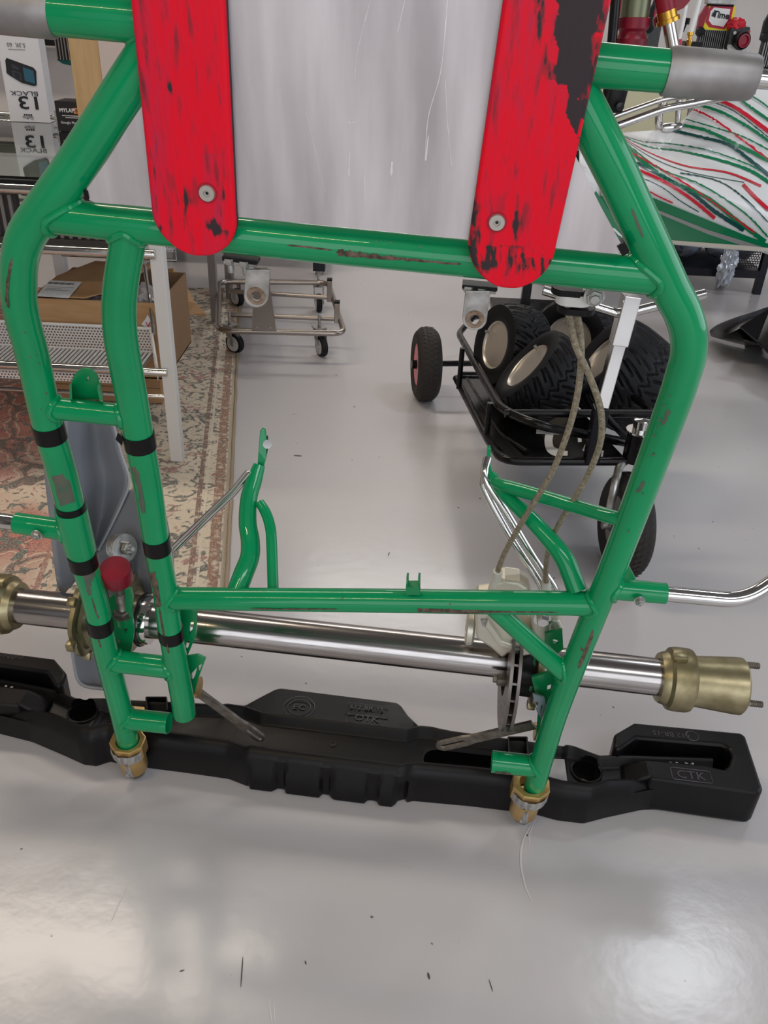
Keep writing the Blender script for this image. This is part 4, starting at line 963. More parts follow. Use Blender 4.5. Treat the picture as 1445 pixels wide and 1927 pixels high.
far = [(-.66, .135), (-.5, .12), (-.46, .105), (-.38, .118), (-.30, .126), (-.222, .132), (-.185, .148), (-.16, .176), (-.143, .194), (-.135, .197), (.067, .193), (.075, .188), (.09, .165), (.112, .142), (.14, .134), (.166, .131), (.297, .127), (.36, .125), (.40, .110), (.44, .118), (.6, .135)]
grooves = (-.095, -.022, .05, .093)
def ztop(s):
    z = .074
    if -.15 < s < .1: z = .077
    if s > .40: z = max(.05, .074 - (s - .40) * .25)
    if s < -.47: z = max(.05, .074 - (-.47 - s) * .25)
    return z
B = BM(); rows = []; N_ = 260
for i in range(N_ + 1):
    s = -.645 + 1.225 * i / N_
    tn = interp(near, s); tf = interp(far, s); z1 = ztop(s); gr = 0
    for g_ in grooves: gr = max(gr, .008 * max(0, min(1, (.0095 - abs(s - g_)) / .003)))
    inblk = -.142 < s < .086
    zr = .036 if abs(s + .033) < .38 else .04
    tm = min(tn + .105, tf - .02)
    low = .006 if inblk else 0
    sec = [(tn + gr + .004, 0), (tn + gr - low, .006), (tn + gr - low, .040), (tn + gr * .6, .050), (tn + .002, z1 - .012), (tn + .008, z1 - .003), (tn + .014, z1), (tn + .020, z1 - .003), (tn + .024, zr + .006), (tn + .030, zr), (tm - .008, zr), (tm - .003, zr + .003), (tm + .002, zr + .014), (tm + .006, zr + .017), (tm + .011, zr + .014), (tm + .013, zr + .006), (tf - .008, zr + .001), (tf - .002, zr - .004), (tf, zr - .012), (tf, 0)]
    rows.append([LB(s, t, z) for t, z in sec])
vs = B.grid(rows, closed_v=True); B.b.faces.new(vs[0]); B.b.faces.new(vs[-1][::-1])
bmesh.ops.recalc_face_normals(B.b, faces=B.b.faces[:])
body = put('rear_bumper', B, BLACKP, kart, smooth=35, label='long black moulded plastic rear bumper lying on the floor')
def cut(o, cutters):
    obs = []
    for cb in cutters:
        bmesh.ops.recalc_face_normals(cb.b, faces=cb.b.faces[:])
        me = bpy.data.meshes.new('c'); cb.b.to_mesh(me); cb.b.free(); c = bpy.data.objects.new('c', me); COL.objects.link(c); obs.append(c)
        md = o.modifiers.new('b', 'BOOLEAN'); md.operation = 'DIFFERENCE'; md.object = c; md.solver = 'EXACT'
    bpy.context.view_layer.update()
    me = bpy.data.meshes.new_from_object(o.evaluated_get(bpy.context.evaluated_depsgraph_get()))
    o.modifiers.clear(); o.data = me
    me.set_sharp_from_angle(angle=radians(35))
    for c in obs: bpy.data.objects.remove(c)
cs = []
for (u, v, z, ru, rv) in ((156, 1342, .04, .022, .021), (1103, 1452, .04, .022, .021)):
    s0, t0 = loc(u, v, z); c = BM(); c.prism([LB(s0 + ru * cos(2*pi*k/36), t0 + rv * sin(2*pi*k/36), -.01) for k in range(36)], depthv=Vector((0, 0, .09))); cs.append(c)
s0, t0 = loc(798, 1425, .036); s1_, t1 = loc(990, 1445, .036); c = BM()
c.prism([LB(s0 + .02 + .02 * cos(pi/2 + pi*k/10), t0 - .002 + .02 * sin(pi/2 + pi*k/10), -.01) for k in range(11)] + [LB(s1_ - .0 + .02 * cos(-pi/2 + pi*k/10), t0 - .002 + .02 * sin(-pi/2 + pi*k/10), -.01) for k in range(11)], depthv=Vector((0, 0, .09))); cs.append(c)
# (the long slot is shallow: the floor below it stays hidden)
cs[-1].b.free(); cs.pop()
c = BM(); c.prism([LB(s0 + .02 + .021 * cos(pi/2 + pi*k/10), t0 - .002 + .021 * sin(pi/2 + pi*k/10), .012) for k in range(11)] + [LB(s1_ + .021 * cos(-pi/2 + pi*k/10), t0 - .002 + .021 * sin(-pi/2 + pi*k/10), .012) for k in range(11)], depthv=Vector((0, 0, .05))); cs.append(c)
cut(body, cs)
for (u, v) in ((156, 1342), (1103, 1452)):
    s0, t0 = loc(u, v, .04); B = BM(); B.tube([LB(s0 + .0235 * cos(2*pi*k/36), t0 + .0225 * sin(2*pi*k/36), .0412) for k in range(36)], .0022, 8, closed=True); put('hole_rim', B, BLACKP, body)
s0, t0 = loc(626, 1401, .036); B = BM(); B.lathe(LB(s0, t0, .0362), (0, 0, 1), [(0, .006), (.001, .006), (.001, .004), (.0002, .004), (.0002, 0)], 18); put('drain_hole', B, BLACKD, body)
# pods at both ends
PODZ = .074
pod_px = [(1155, 1381), (1193, 1359), (1396, 1378), (1404, 1386), (1437, 1485), (1428, 1493), (1222, 1464), (1211, 1427), (1317, 1437), (1361, 1447), (1372, 1439), (1377, 1422), (1372, 1408), (1358, 1401), (1197, 1388), (1166, 1411), (1154, 1406)]
pod_st = [loc(u, v, PODZ) for u, v in pod_px]
def pod(mir):
    f = (lambda s: MIR - s) if mir else (lambda s: s)
    B = BM(); B.prism([LB(f(s), t, PODZ) for s, t in pod_st], depthv=Vector((0, 0, -.068)))
    o = put('bumper_pod', B, BLACKP, body, smooth=30, bevel=.006)
    B = BM(); hp = [(1215, 1430, PODZ), (1222, 1462, PODZ), (1240, 1462, PODZ), (1240, 1432, PODZ), (1170, 1440, .048), (1172, 1476, .05), (1178, 1500, .004), (1230, 1505, .004), (1170, 1440, .004), (1240, 1440, .004)]
    B.hull([LB(f(loc(u, v, z)[0]), loc(u, v, z)[1], z) for u, v, z in hp]); put('pod_nose', B, BLACKP, o, smooth=25, bevel=.004)
    for (u, v) in ((1266, 1434), (1296, 1436)):
        sb, tb_ = loc(u, v, .05); B = BM(); p = LB(f(sb), tb_, .034)
        B.cyl(p, p + Vector((0, 0, .012)), .016, 20); B.lathe(p + Vector((0, 0, .012)), (0, 0, 1), [(0, .0125), (.0015, .0125), (.0016, .008), (.006, .0075), (.006, .004), (.003, .004), (.003, 0)], 20); put('pod_bolt', B, ZINC, o)
    return o
p_r = pod(False); p_l = pod(True)
EMB = mat('moulded_lettering', '454045', .3)
def emb(s, u, v, z, size, par, flip=1, xd=EXF):
    p = FL(u, v, z); text('moulded_text', s, p + Vector((0, 0, .0004)), xd * flip, TY * flip, size, EMB, par, .0005)
emb('612-BR-15', 690, 1333, .0412, .0135, body); emb('OTK', 690, 1353, .0414, .020, body)
emb('CTK', 1300, 1460, PODZ, .022, p_r); emb('612 BR-15', 1262, 1382, PODZ, .014, p_r, flip=-1)
emb('rubber', 20, 1236, PODZ, .016, p_l, flip=-1)
def ringline(u, v, z, r, par, th=.0007):
    p = FL(u, v, z + .0004); B = BM(); B.tube([p + EXF * r * cos(2*pi*k/40) + TY * r * sin(2*pi*k/40) for k in range(40)], th, 6, closed=True); put('moulded_ring', B, EMB, par)
ringline(563, 1331, .0412, .026, body); ringline(563, 1331, .0412, .019, body); ringline(1302, 1385, PODZ, .010, p_r)
emb('EC', 563, 1331, .0412, .018, body)
def frame(u0, v0, u1, v1, z, par):
    a = FL(u0, v0, z); d = FL(u1, v1, z); sx = (d - a).dot(EXF); sy = (d - a).dot(TY); q = [a, a + EXF * sx, a + EXF * sx + TY * sy, a + TY * sy]
    B = BM(); P_ = []
    for i in range(4): P_ += [q[i].lerp(q[(i+1) % 4], .06), q[i].lerp(q[(i+1) % 4], .94)]
    B.tube([p + Vector((0, 0, .0003)) for p in P_], .0007, 6, closed=True); put('moulded_frame', B, EMB, par)
frame(650, 1343, 732, 1331, .0412, body); frame(650, 1364, 730, 1352, .0414, body); frame(1266, 1466, 1335, 1452, PODZ, p_r)
# aluminium plates bolted through the bumper beside each foot
B = BM(); B.prism([FL(1036, 1427, .06), FL(1062, 1428, .06), FL(1070, 1485, .06), FL(1028, 1483, .06)], depthv=Vector((0, 0, -.004))); put('bumper_bracket', B, SLEEVE, body, smooth=0, bevel=.0008, label='bare aluminium plate beside the right foot')
for x0, y0, x1, y1 in ((955, 1395, 990, 1428), (276, 1320, 314, 1344)):
    B = BM()
    for uu in (x0, x1): B.bar(FL(uu, y0, .05), FL(uu + 2, y1, .05), .0025, .02, (0, 0, 1))
    B.bar(FL(x0, y0, .05), FL(x1, y0, .05), .0025, .02, (0, 0, 1)); put('bumper_rib', B, BLACKP, body, smooth=0)
B = BM(); B.prism([FL(246, 1328, .08), FL(272, 1330, .08), FL(271, 1340, .08), FL(248, 1338, .08)], depthv=Vector((0, 0, -.05))); put('clamp_block', B, GOLD, body, smooth=0, bevel=.001)

# ================================================================ TYRE TROLLEY with four wet tyres
def ZAT(p, v):
    """point straight above p that projects on image row v"""
    k = (v - CY) / F; ez = Vector((0, 0, 1)); d = p - EYE
    # (d+z ez).UP = -k (d+z ez).fw
    z = -(d.dot(UP) + k * d.dot(fw)) / (ez.dot(UP) + k * ez.dot(fw)); return p + ez * z
def wheel_cart(t, u, v, r, w_, ax, m_t, m_r, spin=0):
    c = t; ax = Vector(ax).normalized()
    B = BM(); prof = []
    rr = r; ro = w_ / 2
    for k in range(17):
        a = -pi * .5 + pi * k / 16 ; 
        prof.append((ro * sin(a) , r - ro * .75 + ro * .75 * cos(a)))
    prof = [(-ro * .8, r * .56)] + [(x, max(y, r * .56)) for x, y in prof] + [(ro * .8, r * .56)]
    B.lathe(c, ax, prof, 48, ring=True)
    # diamond tread blocks
    x = ax.orthogonal().normalized(); y = ax.cross(x)
    for i in range(44):
        for j in range(-1, 2):
            a = 2 * pi * (i + (.5 if j % 2 else 0)) / 44; tt = j * ro * .36; h = (r - ro * .75 + ro * .75 * sqrt(max(0, 1 - (tt / ro) ** 2)))
            n = x * cos(a) + y * sin(a); tn = -x * sin(a) + y * cos(a); p = c + ax * tt + n * (h + .0008)
            s_ = ro * .19; q = [B.b.verts.new(p + d_) for d_ in (ax * s_ * 1.3, tn * s_ * 1.2, -ax * s_ * 1.3, -tn * s_ * 1.2)]; tp = B.b.verts.new(p + n * .0011)
            for k in range(4): B.b.faces.new([q[k], q[(k+1) % 4], tp])
    o = put('trolley_wheel', B, m_t, cart, smooth=30)
    B = BM()
    B.lathe(c, ax, [(-ro * .78, r * .57), (-ro * .8, r * .52), (-ro * .5, r * .46), (-ro * .35, r * .2), (-ro * .6, r * .16), (-ro * .6, 0)], 40)
    B.lathe(c, -ax, [(-ro * .78, r * .57), (-ro * .8, r * .52), (-ro * .5, r * .46), (-ro * .35, r * .2), (-ro * .6, r * .16), (-ro * .6, 0)], 40)
    put('wheel_rim', B, m_r, o, label='pink plastic rim' if m_r is PINK else None)
    B = BM(); B.cyl(c - ax * ro * 1.2, c + ax * ro * 1.2, r * .12, 16); put('wheel_hub', B, BLACKT, o)
    return o
cf = FL(1040, 840, .14)
cart = thing('tyre_trolley', (cf.x, cf.y, 0), 'black tubular trolley with a pink-rimmed wheel, loaded with four wet-weather tyres', 'trolley')
ZL = .14
pw = FL(797, 750); wc = Vector((pw.x, pw.y, .115))
wheel_cart(wc, 0, 0, .115, .075, (1, .12, 0), RUBBERB, PINK)
lowA = FL(858, 712, .155); lowC = FL(944, 868, .25); lowD = FL(1178, 868, .25)
PN = (lowD - lowC).cross(lowA - lowC).normalized()            # the load floor slopes up towards the steered wheel
def BP(u, v, up=0.0):
    r = ray(u, v); o = lowC + Vector((0, 0, up)); return EYE + r * ((o - EYE).dot(PN) / r.dot(PN))
lowB = BP(915, 822)
back_dir = (lowA - lowB).normalized(); right_dir = (lowD - lowC).normalized()
lowE = lowA + right_dir * .50; lowF = lowD + back_dir * .55
def ct(name, pts, r=.0095, rad=.05, m=BLACKT, par=None):
    B = BM(); B.tube(fil(pts, rad, 6), r, 14); return put(name, B, m, par or cart)
ct('lower_frame', [lowA - back_dir * 0 + back_dir * .0, lowB, lowC, lowD])
inn = 0.028
ct('lower_frame', [lowA + right_dir * .03, lowB + right_dir * .035 + back_dir * .02, BP(990, 858) + Vector((0, 0, .01))], .006, .03)
ct('lower_frame', [lowA, lowE, lowF], .0095, .03)
ct('axle_bar', [Vector((wc.x, wc.y, .118)), Vector((wc.x, wc.y, .118)) + Vector((.62, .09, 0))], .009)
ct('axle_bar', [FL(866, 704, .13), FL(866, 704, .13) + right_dir * .5], .008)
rimH = ZAT(lowB, 760).z - lowB.z
def RZ(u, v): return BP(u, v, rimH)
rA = RZ(862, 633); rB_ = RZ(942, 769); rBk = RZ(905, 596)
ct('upper_rail', [RZ(960, 592), RZ(892, 595), RZ(863, 628), rB_, RZ(1010, 800), BP(1185, 850) + Vector((0, 0, .02))], .010, .05)
ct('upper_rail', [RZ(950, 778), RZ(1230, 778)], .009)
ct('upper_rail', [RZ(1230, 778), RZ(1230, 778) + back_dir * .5], .009)
for (u, v, vt) in ((863, 731, 655), (915, 822, 758)):
    p = BP(u, v); ct('upright', [p, ZAT(p, vt)], .007)
ct('upright', [BP(1120, 868), RZ(1120, 778)], .006); ct('upright', [BP(1210, 850), RZ(1236, 775)], .008)
ct('brace', [RZ(1140, 782), BP(1190, 838)], .008)
B = BM(); B.prism([lowA + Vector((0, 0, -.004)), lowB + Vector((0, 0, -.004)), lowC + right_dir * .02 + back_dir * .01 + Vector((0, 0, -.004)), lowD + Vector((0, 0, -.004)), lowF + Vector((0, 0, -.004)), lowE + Vector((0, 0, -.004))], depthv=Vector((0, 0, .008)))
brd = put('load_board', B, BLACKB, cart, smooth=0, label='black board with large white characters')
LET = mat('white_board_print', 'cfcdc9', .5)
def ribbon(px, wpx, z, m, par, name='printed_mark'):
    pts = cat_rom(px, 6); rows = []; n = len(pts)
    for i, (u, v) in enumerate(pts):
        u2, v2 = pts[min(i+1, n-1)]; u1, v1 = pts[max(i-1, 0)]; dx, dy = u2-u1, v2-v1; l = sqrt(dx*dx+dy*dy) or 1
        ww = wpx(i / (n-1)) if callable(wpx) else wpx
        rows.append([BP(u - dy/l*ww/2, v + dx/l*ww/2, .0047), BP(u + dy/l*ww/2, v - dx/l*ww/2, .0047)])
    B = BM(); B.grid(rows); put(name, B, m, par, smooth=0)
ribbon([(1009, 812), (1030, 813), (1052, 814)], 8, ZL + .0047, LET, brd)
ribbon([(1034, 816), (1032, 830), (1036, 845), (1050, 852), (1068, 853)], lambda f: 15 if f < .8 else 9, ZL + .0047, LET, brd)
ribbon([(1090, 816), (1091, 832)], 7, ZL + .0047, LET, brd); ribbon([(1098, 842), (1115, 850), (1135, 854)], 12, ZL + .0047, LET, brd)
# steering tube, fork and front wheel on the right
hb = FL(1193, 866, .25); hb2 = ZAT(hb, 812)
B = BM(); B.cyl(hb, hb2, .026, 24); sh = put('steering_tube', B, BLACKT, cart)
B = BM(); B.lathe(hb2, (0, 0, 1), [(0, .03), (.004, .03), (.004, .018), (.026, .018), (.028, .015), (.03, 0)], 24); put('steering_bolt', B, CHROME, sh)
fwp = FL(1158, 1070); fc = Vector((fwp.x, fwp.y, .116)); fax = Vector((1, .10, 0)).normalized()
wheel_cart(fc, 0, 0, .116, .058, fax, RUBBERB, mat('grey_rim', '8d8885', .4, .3))
B = BM(); fk = [fc - fax * .05 + Vector((0, 0, -.005)), Vector((fc.x, fc.y, .2)) - fax * .05, Vector((fc.x, fc.y, .243)) - fax * .02, Vector((hb.x, hb.y, .243)), ]
B.tube(fil([fc - fax * .042, Vector((fc.x, fc.y, .215)) - fax * .042, Vector((hb.x, hb.y, .252)) - fax * .03, Vector((hb.x, hb.y, .252)) + fax * .03, Vector((fc.x, fc.y, .215)) + fax * .042, fc + fax * .042], .03, 8), .009, 14); put('fork', B, ZINC, cart)
B = BM(); B.cyl(fc - fax * .052, fc + fax * .052, .009, 14); put('wheel_axle', B, ZINC, cart)
# handle: telescopic square post with a cross bar
pb = BP(1112, 868); pt = ZAT(pb, 760)
ph = P(1131, 765, depth(pt)); hd_depth = depth(ph) * .94
ptop = P(1188, 555, hd_depth)
mid = P(1163, 648, depth(ph) * .967)
B = BM(); B.bar(pb, ph, .030, .030, (0, 1, 0), .002); post = put('handle_post', B, mat('navy_black_steel', '17181f', .3, .4), cart, smooth=0)
B = BM(); B.bar(ph, mid, .026, .026, (0, 1, 0), .002); put('inner_post', B, CHROME, post, smooth=0)
B = BM(); B.bar(mid, ptop, .033, .033, (0, 1, 0), .002); put('outer_post', B, CHROME, post, smooth=0)
hc_ = P(1169, 592, depth(mid) * .99)
for (u, v) in ((1022, 546), (1326, 553)):
    B = BM(); B.tube([hc_, P(u, v, depth(hc_))], .0095, 16, hollow=.002); put('handle_bar', B, CHROME, cart)

# tyres
def make_tyre_mesh(R_, W_, rim_r):
    """lathe of a kart wet tyre, tread grooves cut as real depth; axis is local X, centre at origin"""
    b = bmesh.new(); NS = 400; NTr = 36
    def groove(a, t):
        s = abs(t); ph = a * 24 / (2*pi) + .5 * (t > 0)
        d1 = (ph + s * 1.15 - .25 * s * s) % 1.0; g = 0
        if .16 < s < .93: g = max(g, max(0, 1 - abs(d1 - .5) / .13))
        d2 = (ph + s * 1.15 + .5) % 1.0
        if .45 < s < .97: g = max(g, max(0, 1 - abs(d2 - .5) / .10))
        z = .10 * sin(a * 24); g = max(g, max(0, 1 - abs(t - z) / .05)) if True else g
        return min(1, g * 1.8)
    prof = []
    hw = W_ / 2
    side_in = [(-hw * .80, rim_r * 1.0), (-hw * .93, rim_r * 1.12), (-hw * 1.0, rim_r + (R_ - rim_r) * .45), (-hw * .97, R_ - .016)]
    tread = [(-hw * .95 + 2 * hw * .95 * j / NTr, R_ - .010 * abs(-1 + 2 * j / NTr) ** 3) for j in range(NTr + 1)]
    side_out = [(-x, y) for x, y in side_in[::-1]]
    allp = [(x, y, None) for x, y in side_in] + [(x, y, -1 + 2 * j / NTr) for j, (x, y) in enumerate(tread)] + [(x, y, None) for x, y in side_out]
    rows = []
    for i in range(NS):
        a = 2 * pi * i / NS; row = []
        for x, y, t in allp:
            r = y - (.0045 * groove(a, t) if t is not None else 0); row.append(b.verts.new((x, r * cos(a), r * sin(a))))
        rows.append(row)
    for i in range(NS):
        for j in range(len(allp) - 1):
            b.faces.new([rows[i][j], rows[(i+1) % NS][j], rows[(i+1) % NS][j+1], rows[i][j+1]])
    bmesh.ops.recalc_face_normals(b, faces=b.faces[:])
    me = bpy.data.meshes.new('tyre_rubber'); b.to_mesh(me); b.free(); me.materials.append(RUBBER); me.shade_smooth(); me.set_sharp_from_angle(angle=radians(40))
    B = BM(); 
    B.lathe((0, 0, 0), (1, 0, 0), [(-hw * .80, rim_r * .99), (-hw * .86, rim_r * 1.05), (-hw * .90, rim_r * 1.04), (-hw * .86, rim_r * .98), (-hw * .72, rim_r * .93), (-hw * .3, rim_r * .86), (hw * .1, rim_r * .84), (hw * .12, rim_r * .4), (hw * .14, rim_r * .4), (hw * .16, rim_r * .84), (hw * .3, rim_r * .86), (hw * .72, rim_r * .93), (hw * .86, rim_r * .98), (hw * .90, rim_r * 1.04), (hw * .86, rim_r * 1.05), (hw * .80, rim_r * .99)], 56)
    mr = bpy.data.meshes.new('rim'); B.b.to_mesh(mr); B.b.free(); mr.materials.append(mat('machined_wheel_rim_%d' % int(W_*1000), 'cbc3b8', .36, .7)); mr.shade_smooth(); mr.set_sharp_from_angle(angle=radians(40))
    B = BM(); B.cyl((-hw * .93, rim_r * .80, 0), (-hw * 1.13, rim_r * .82, 0), .004, 12)
    mv = bpy.data.meshes.new('valve'); B.b.to_mesh(mv); B.b.free(); mv.materials.append(ZINC)
    return me, mr, mv
fr = make_tyre_mesh(.114, .115, .060); re = make_tyre_mesh(.126, .170, .060)
def tyre(meshes, c, ax, spin, label):
    ax = Vector(ax).normalized()
    o = bpy.data.objects.new('wet_tyre', None); COL.objects.link(o); o.empty_display_size = .05
    q = Vector((1, 0, 0)).rotation_difference(-ax); M = Matrix.Translation(c) @ q.to_matrix().to_4x4() @ Matrix.Rotation(spin, 4, 'X')
    o.matrix_world = M; props(o, label, 'tyre', 'wet tyres on the black trolley')
    for nm, me in zip(('tyre_tread', 'rim', 'valve'), meshes):
        p = bpy.data.objects.new(nm, me); COL.objects.link(p); p.parent = o
    return o
L_, T_, U_ = -RI, -fw, UP
tyre(fr, P(962, 654, 2.20), L_ * .90 + T_ * .40 + U_ * .05, .4, 'wet tyre standing in the back left corner of the black trolley, pale rim facing left')
tyB = tyre(fr, P(1019, 714, 1.98), L_ * .74 + T_ * .30 + U_ * .60, 1.0, 'tilted wet tyre at the front left of the black trolley, rim facing up and left')
tyre(fr, P(1080, 635, 2.31), L_ * .45 + T_ * .75 + U_ * -.30, 1.2, 'wet tyre at the back of the black trolley, leaning behind the two left ones')
tyre(re, P(1174, 708, 2.05), L_ * .80 + T_ * .28 + U_ * .52, 2.0, 'wide wet tyre at the right end of the black trolley, behind the square chrome post')

# ================================================================ STEEL DOLLY on castors
dp = FL(540, 640, .1)
dolly = thing('wheeled_dolly', (dp.x, dp.y, 0), 'low bent-tube steel dolly on four castors, standing half on the rug', 'dolly')
DZ = .115
def dt(name, pts, r=.010, rad=.05, m=None): 
    B = BM(); B.tube(fil(pts, rad, 6), r, 14); return put(name, B, m or mat_dolly, dolly)
mat_dolly = mat('satin_steel_tube', 'a59b94', .28, .95)
d1 = FL(410, 622, DZ); d2 = FL(648, 628, DZ); d3 = FL(618, 532, DZ); d4 = FL(412, 530, DZ)
B = BM(); loop = fil([d1.lerp(d2, .5), d2, d3, d4, d1, d1.lerp(d2, .5)], .05, 6); B.tube(loop[:-1], .010, 14, closed=True); put('outer_frame', B, mat_dolly, dolly)
dt('cross_bar', [FL(430, 592, DZ), FL(632, 600, DZ)], .0085); dt('cross_bar', [FL(430, 548, DZ), FL(622, 560, DZ)], .0085)
for (u, v, vt) in ((634, 602, 570), (620, 562, 528)):
    p = FL(u, v, DZ); B = BM(); q = ZAT(p, vt); B.bar(p - Vector((0, 0, .01)), q, .018, .022, (0, 1, 0), .002); o = put('stop_post', B, mat_dolly, dolly, smooth=0)
    B = BM(); B.bar(q, q + Vector((0, 0, .008)), .019, .023, (0, 1, 0), .001); put('end_cap', B, BLACKP, o, smooth=0)
B = BM(); B.prism([FL(474, 622, DZ + .012), FL(520, 623, DZ + .012), FL(503, 505, DZ + .012), FL(478, 505, DZ + .012)], depthv=Vector((0, 0, .003))); pl = put('centre_plate', B, mat('satin_steel_plate', '9b9088', .35, .9), dolly, smooth=0)
for (u, v) in ((482, 615), (507, 616)):
    B = BM(); p = FL(u, v, DZ + .015); B.lathe(p, (0, 0, 1), [(0, .005), (.001, .005), (.0015, 0)], 14); put('rivet', B, CHROME, pl)
def castor(u, v, s=1, yaw=.3):
    p = FL(u, v); r = .036; c = Vector((p.x, p.y, r)); ax = Vector((cos(yaw), sin(yaw), 0)); bk = Vector((-sin(yaw), cos(yaw), 0))
    B = BM(); B.lathe(c - ax * .012, ax, [(0, r * .72), (.002, r * .97), (.006, r), (.018, r), (.022, r * .97), (.024, r * .72)], 28); o = put('castor', B, RUBBER, dolly)
    B = BM(); B.lathe(c - ax * .0135, ax, [(0, r * .5), (.001, r * .74), (.026, r * .74), (.027, r * .5)], 28); B.lathe(c - ax * .0165, ax, [(0, 0), (0, r * .2), (.033, r * .2), (.033, 0)], 16); put('castor_hub', B, mat('grey_castor_hub', 'b9b7b4', .4), o)
    B = BM()
    for sg in (-1, 1):
        e = c + ax * (.018 * sg); tp = Vector((c.x, c.y, DZ - .016)) + bk * .02 + ax * (.018 * sg)
        B.prism([e - bk * .008 - Vector((0, 0, .008)), e + bk * .008 - Vector((0, 0, .006)), tp + bk * .018, tp - bk * .018], depthv=ax * .002)
    tp = Vector((c.x, c.y, DZ - .016)) + bk * .02; B.box(tp, (.042, .042, .003), (ax, bk, Vector((0, 0, 1)))); B.cyl(tp, tp + Vector((0, 0, .045)), .005, 12); put('castor_fork', B, ZINC, o, smooth=20)
castor(605, 670, yaw=.5); castor(443, 664, yaw=1.0); castor(600, 586, yaw=.2); castor(447, 576, yaw=.8)
# ================================================================ WHITE SHELVING TABLE with a glass counter top, on the rug
Y0 = FL(335, 875).y
def T(u, v, dy=0.0): return PY(u, v, Y0 + dy)
tb0 = T(334, 875); TX1 = tb0.x - .002; TX0 = -2.35
table = thing('display_table', (-1.3, 2.4, 0), 'white metal display table with chrome rails, perforated baskets and a glass counter top', 'table')
ZG = T(50, 338).z
YB = Y0 + 1.05                       # back of the counter
def leg(x, y, ztop, z0=0.009): 
    B = BM(); B.box((x, y, (ztop + z0) / 2), (.032, .032, ztop - z0), bev=.002); return put('leg', B, WHITEM, table, smooth=0)
leg(TX1, Y0 + .016, ZG - .02); leg(TX0, Y0 + .016, ZG - .02); leg(TX0, YB, ZG - .02); leg(TX1 - .35, YB + .03, ZG - .02)
# inner leg seen between the rails
q = PY(110, 470, Y0 + .55); leg(q.x, q.y, ZG - .1)
def rail(name, u1, v1, u2, v2, r, dy=-.004, m=CHROME, x0=None, x1=None):
    a = T(u1, v1, dy); b2 = T(u2, v2, dy); d = (b2 - a) / (b2.x - a.x)
    A = a + d * ((TX0 if x0 is None else x0) - a.x); C = a + d * ((TX1 if x1 is None else x1) - a.x); A.z = C.z = (a.z + b2.z) / 2
    B = BM(); B.tube([A, C], r, 18); return put(name, B, m, table)
r1 = rail('chrome_rail', 0, 353, 90, 358, .0115); r2 = rail('chrome_rail', 0, 464, 205, 476, .0115); r3 = rail('chrome_rail', 0, 690, 300, 696, .0105)
rail('chrome_rail', 0, 733, 215, 740, .006, .02); 
z3 = T(150, 693).z
# lower tray: floor plate of slats, rear lip and front lip of perforated metal
def perf(name, A, Bx, C, D, pitch=.0085, par=None, m=PERF):
    """quad A-B-C-D with uv in hole pitches"""
    b = bmesh.new(); uvl = b.loops.layers.uv.new('UVMap'); A, Bx, C, D = map(Vector, (A, Bx, C, D))
    vs = [b.verts.new(p) for p in (A, Bx, C, D)]; f = b.faces.new(vs); w_ = (Bx - A).length / pitch; h_ = (D - A).length / (pitch * .87)
    for lp, uv in zip(f.loops, ((0, 0), (w_, 0), (w_, h_), (0, h_))): lp[uvl].uv = uv
    o = put(name, b, m, par or table, smooth=0); return o
pa = FL(150, 652, z3); YT = pa.y; zb = ZAT(Vector((pa.x, pa.y, z3)), 614).z
xr = PY(286, 640, YT).x
perf('perforated_lip', (TX0, YT, z3 - .004), (xr, YT, z3 - .004), (xr, YT, zb), (TX0, YT, zb))
B = BM(); B.tube([(TX0, YT, zb + .003), (xr + .01, YT, zb + .003)], .0045, 10); B.tube([(TX0, YT, z3 - .006), (xr, YT, z3 - .006)], .003, 10); put('lip_edge', B, WHITEM, table)
zf = T(150, 722).z
perf('perforated_lip', (TX0, Y0 + .012, zf), (TX1 - .09, Y0 + .012, zf), (TX1 - .09, Y0 + .012, z3 - .008), (TX0, Y0 + .012, z3 - .008))
slats = BM()
n = 150
for i in range(n):
    x = TX0 + (xr - TX0) * (i + .5) / n; slats.box((x, (Y0 + YT) / 2, z3 - .006), (.0065, YT - Y0 - .01, .002))
so = put('shelf_slats', slats, WHITEM, table, smooth=0, kind='stuff')
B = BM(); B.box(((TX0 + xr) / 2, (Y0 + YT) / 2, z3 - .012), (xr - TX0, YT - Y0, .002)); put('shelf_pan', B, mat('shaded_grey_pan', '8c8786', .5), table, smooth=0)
# slanted end of the tray with bars
ea = Vector((xr, YT, zb)); eb = Vector((TX1 - .03, Y0 + .015, z3))
B = BM(); B.tube([ea, eb], .004, 8); B.tube([Vector((xr, YT, z3)), ea], .004, 8)
B2 = BM()
for i in range(10):
    f = (i + .5) / 10; a_ = ea.lerp(eb, f); B2.bar(a_, Vector((a_.x, a_.y, z3 - .0)) + Vector((0, 0, -.002 - .05 * (1-f))) * 0 + Vector((0, 0, -.03)), .005, .002, (1, 0, 0))
put('tray_end_frame', B, WHITEM, table); put('tray_end_bars', B2, WHITEM, table, smooth=0, kind='stuff')
B = BM(); B.tube(fil([T(272, 500, .25), T(281, 560, .2), T(289, 628, .12)], .01, 3), .005, 10); put('basket_post', B, CHROME, table)
# upper basket further back
ya = Y0 + .42
def U_(u, v, y=ya): return PY(u, v, y)
zu0 = U_(160, 466).z; zu1 = U_(160, 444).z; xu0 = U_(113, 455).x; xu1 = U_(329, 480).x
perf('perforated_basket', (xu0, ya, zu0), (xu1, ya, zu0), (xu1, ya, zu1), (xu0, ya, zu1))
B = BM(); B.tube([(xu0, ya - .003, zu1 + .003), (xu1 + .004, ya - .003, zu1 + .003), (xu1 + .004, ya - .003, zu0 - .022), (xu0, ya - .003, zu0 - .022)], .0045, 10); B.tube([(xu0, ya - .003, zu0 - .004), (xu0, ya - .003, zu1 + .003)], .0035, 8); put('basket_frame', B, CHROME, table)
